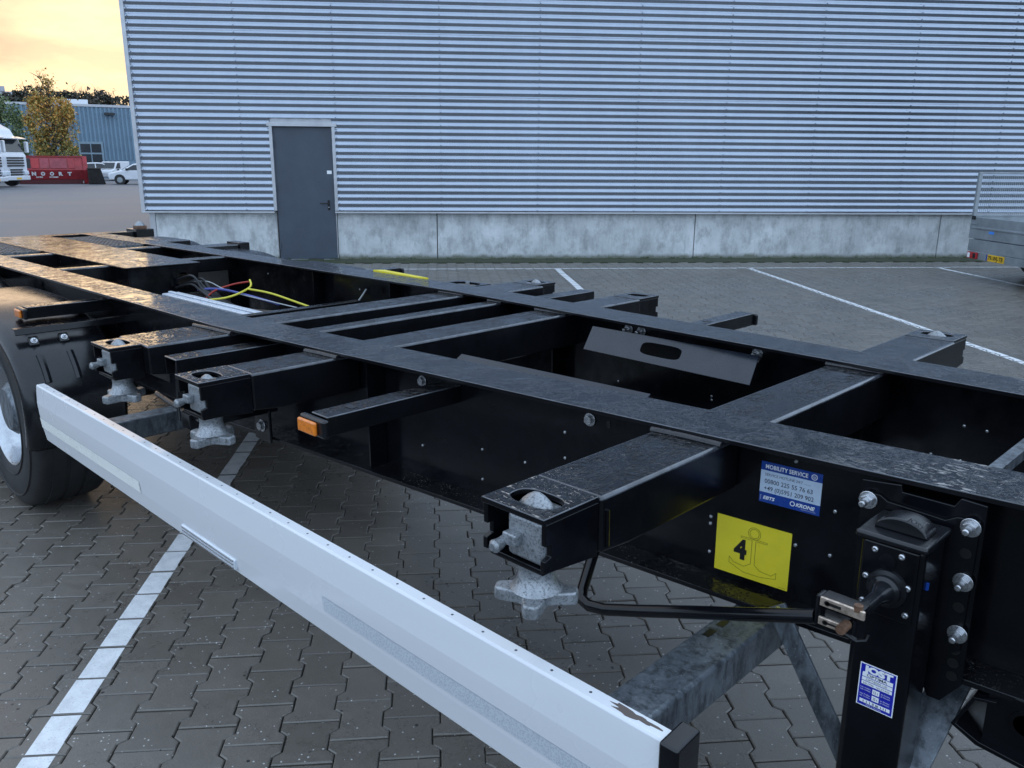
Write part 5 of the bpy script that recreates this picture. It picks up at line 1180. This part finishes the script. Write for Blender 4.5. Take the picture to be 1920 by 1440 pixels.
def tree(name, px, py, label, h, crown, leaf, n, size, limbs=14, seed=1, group=None, bare=0.0, base=0.25, spread=0.6):
    rr = random.Random(seed); r_ = far_frame(px, name, py=py); tag(r_, label, 'tree', group)
    tr = MB().tube([(0, 0, 0), (rr.gauss(0, .05)*h*.1, 0, h*.35), (rr.gauss(0, .1)*h*.1, 0, h*.7), (0, 0, h*.97)], [h*.022, h*.016, h*.009, h*.002], 8)
    tips = []
    for k in range(limbs):
        z0 = h*(base*0.7+ (0.92-base*.7)*k/limbs); a = rr.uniform(0, 6.28); rad_ = crown(z0/h)*rr.uniform(.6, 1.0); 
        e = (math.cos(a)*rad_, math.sin(a)*rad_, z0+h*.16*rr.uniform(.6, 1.4)); m1 = (e[0]*.45, e[1]*.45, z0+h*.06)
        tr.tube([(0, 0, z0), m1, e], [h*.007, h*.004, h*.0012], 5)
        for q in range(5):
            t_ = rr.uniform(.35, 1); b1 = Vector(m1)*(1-t_)+Vector(e)*t_; b2 = b1+Vector((rr.gauss(0, .05), rr.gauss(0, .05), rr.uniform(.02, .09)))*h
            tr.tube([b1, b2], [h*.0022, h*.0008], 4); tips.append(b2)
    tr.build('trunk', 'bark', r_)
    lv = {}
    clumps = []
    for k in range(46):
        zf = base+(1-base)*rr.random()**1.1; a = rr.uniform(0, 6.28); R_ = crown(zf)*math.sqrt(rr.random()); clumps.append((Vector((math.cos(a)*R_, math.sin(a)*R_, zf*h)), rr.uniform(.05, .10)*h))
    for k in range(n):
        if rr.random() < .85:
            c, cr2 = clumps[rr.randrange(len(clumps))]; P = c+Vector((rr.gauss(0, 1)*spread, rr.gauss(0, 1)*spread, rr.gauss(0, 1)))*cr2*.6
        else:
            zf = base+(1-base)*rr.random(); a = rr.uniform(0, 6.28); R_ = crown(zf)*math.sqrt(rr.random()); P = Vector((math.cos(a)*R_, math.sin(a)*R_, zf*h))
        if P.z/h > 1-bare and rr.random() < .9: continue
        mi = leaf(P/h, rr) ; mb = lv.setdefault(mi, MB())
        d1 = Vector((rr.gauss(0, 1), rr.gauss(0, 1), rr.gauss(0, 1))).normalized(); d2 = d1.cross(Vector((rr.gauss(0, 1), rr.gauss(0, 1), rr.gauss(0, 1)))).normalized(); s_ = size*rr.uniform(.6, 1.3)
        mb.add([P-d1*s_, P+d2*s_*.6, P+d1*s_, P-d2*s_*.6], [(0, 1, 2, 3)])
    for mi, mb in lv.items():
        o = mb.build('crown', mi, r_, smooth=False); o['kind'] = 'stuff'
    return r_
tree('autumn_tree', 112, 341, 'tall columnar tree in yellow and orange autumn leaf behind the red container', 7.5,
     lambda z: 1.95*max(.05, math.sin(math.pi*min(1, max(0, (z-.06)/.90))))**.62 if z < .98 else .05,
     lambda P, rr: 'leaf_olive' if (P.z < .42+rr.gauss(0, .1) or rr.random() < .25) else 'leaf_autumn', 15000, .10, 26, 3, bare=.17, base=.18)
tree('green_tree', 8, 340, 'green leafy tree behind the white trucks', 6.3, lambda z: 2.3*max(.1, math.sin(math.pi*min(1, max(0, z-.1))))**.6,
     lambda P, rr: 'leaf_green', 9000, .12, 16, 5, base=.2)
tree('slender_tree', 48, 338, 'thin half-bare tree between the green tree and the autumn tree', 4.6, lambda z: .9*max(.1, math.sin(math.pi*min(1, max(0, z-.1))))**.7,
     lambda P, rr: 'leaf_green', 900, .085, 14, 8, base=.3)
# wooded skyline far behind the hall
specs = [(-20, 9.6, 3.0), (52, 9.8, 3.2), (68, 10.0, 2.4), (79, 10.6, 2.2), (92, 9.9, 2.6), (136, 10.1, 2.6), (147, 10.2, 2.8), (160, 10.0, 3.0), (172, 10.2, 3.0), (186, 10.1, 3.0), (196, 9.8, 2.5), (209, 10.5, 2.4), (222, 9.8, 2.6), (243, 9.9, 2.6)]
for i, (px, h, w_) in enumerate(specs):
    tree('skyline_tree', px, 322.5, 'dark bare-topped tree in the row on the skyline above the blue hall', h*0.985, (lambda z, w_=w_: w_*max(.1, math.sin(math.pi*min(1, max(0, z*.95-.05))))**.6), lambda P, rr: 'leaf_dark', 1500, .22, 10, 20+i, 'skyline trees behind the hall', base=.35)
# pale block of flats on the horizon
fl = far_frame(24, 'apartment_block', py=316); tag(fl, 'pale distant apartment block above the hall roof', 'building')
M['pale'] = simple('pale_render', (0.45, 0.46, 0.50), 0.7)
hgt = 12.2
MB().box(-3.2, 3.6, 0, 10, 0, hgt).build('wall', 'pale', fl, smooth=False); MB().box(-3.3, 0.5, -.1, 10, hgt, hgt+.8).build('roof', 'pale', fl)
for k in range(5): MB().box(-2.9+k*1.25, -2.1+k*1.25, -.06, -.005, hgt-2.0, hgt-.8).build('window', 'glass', fl)
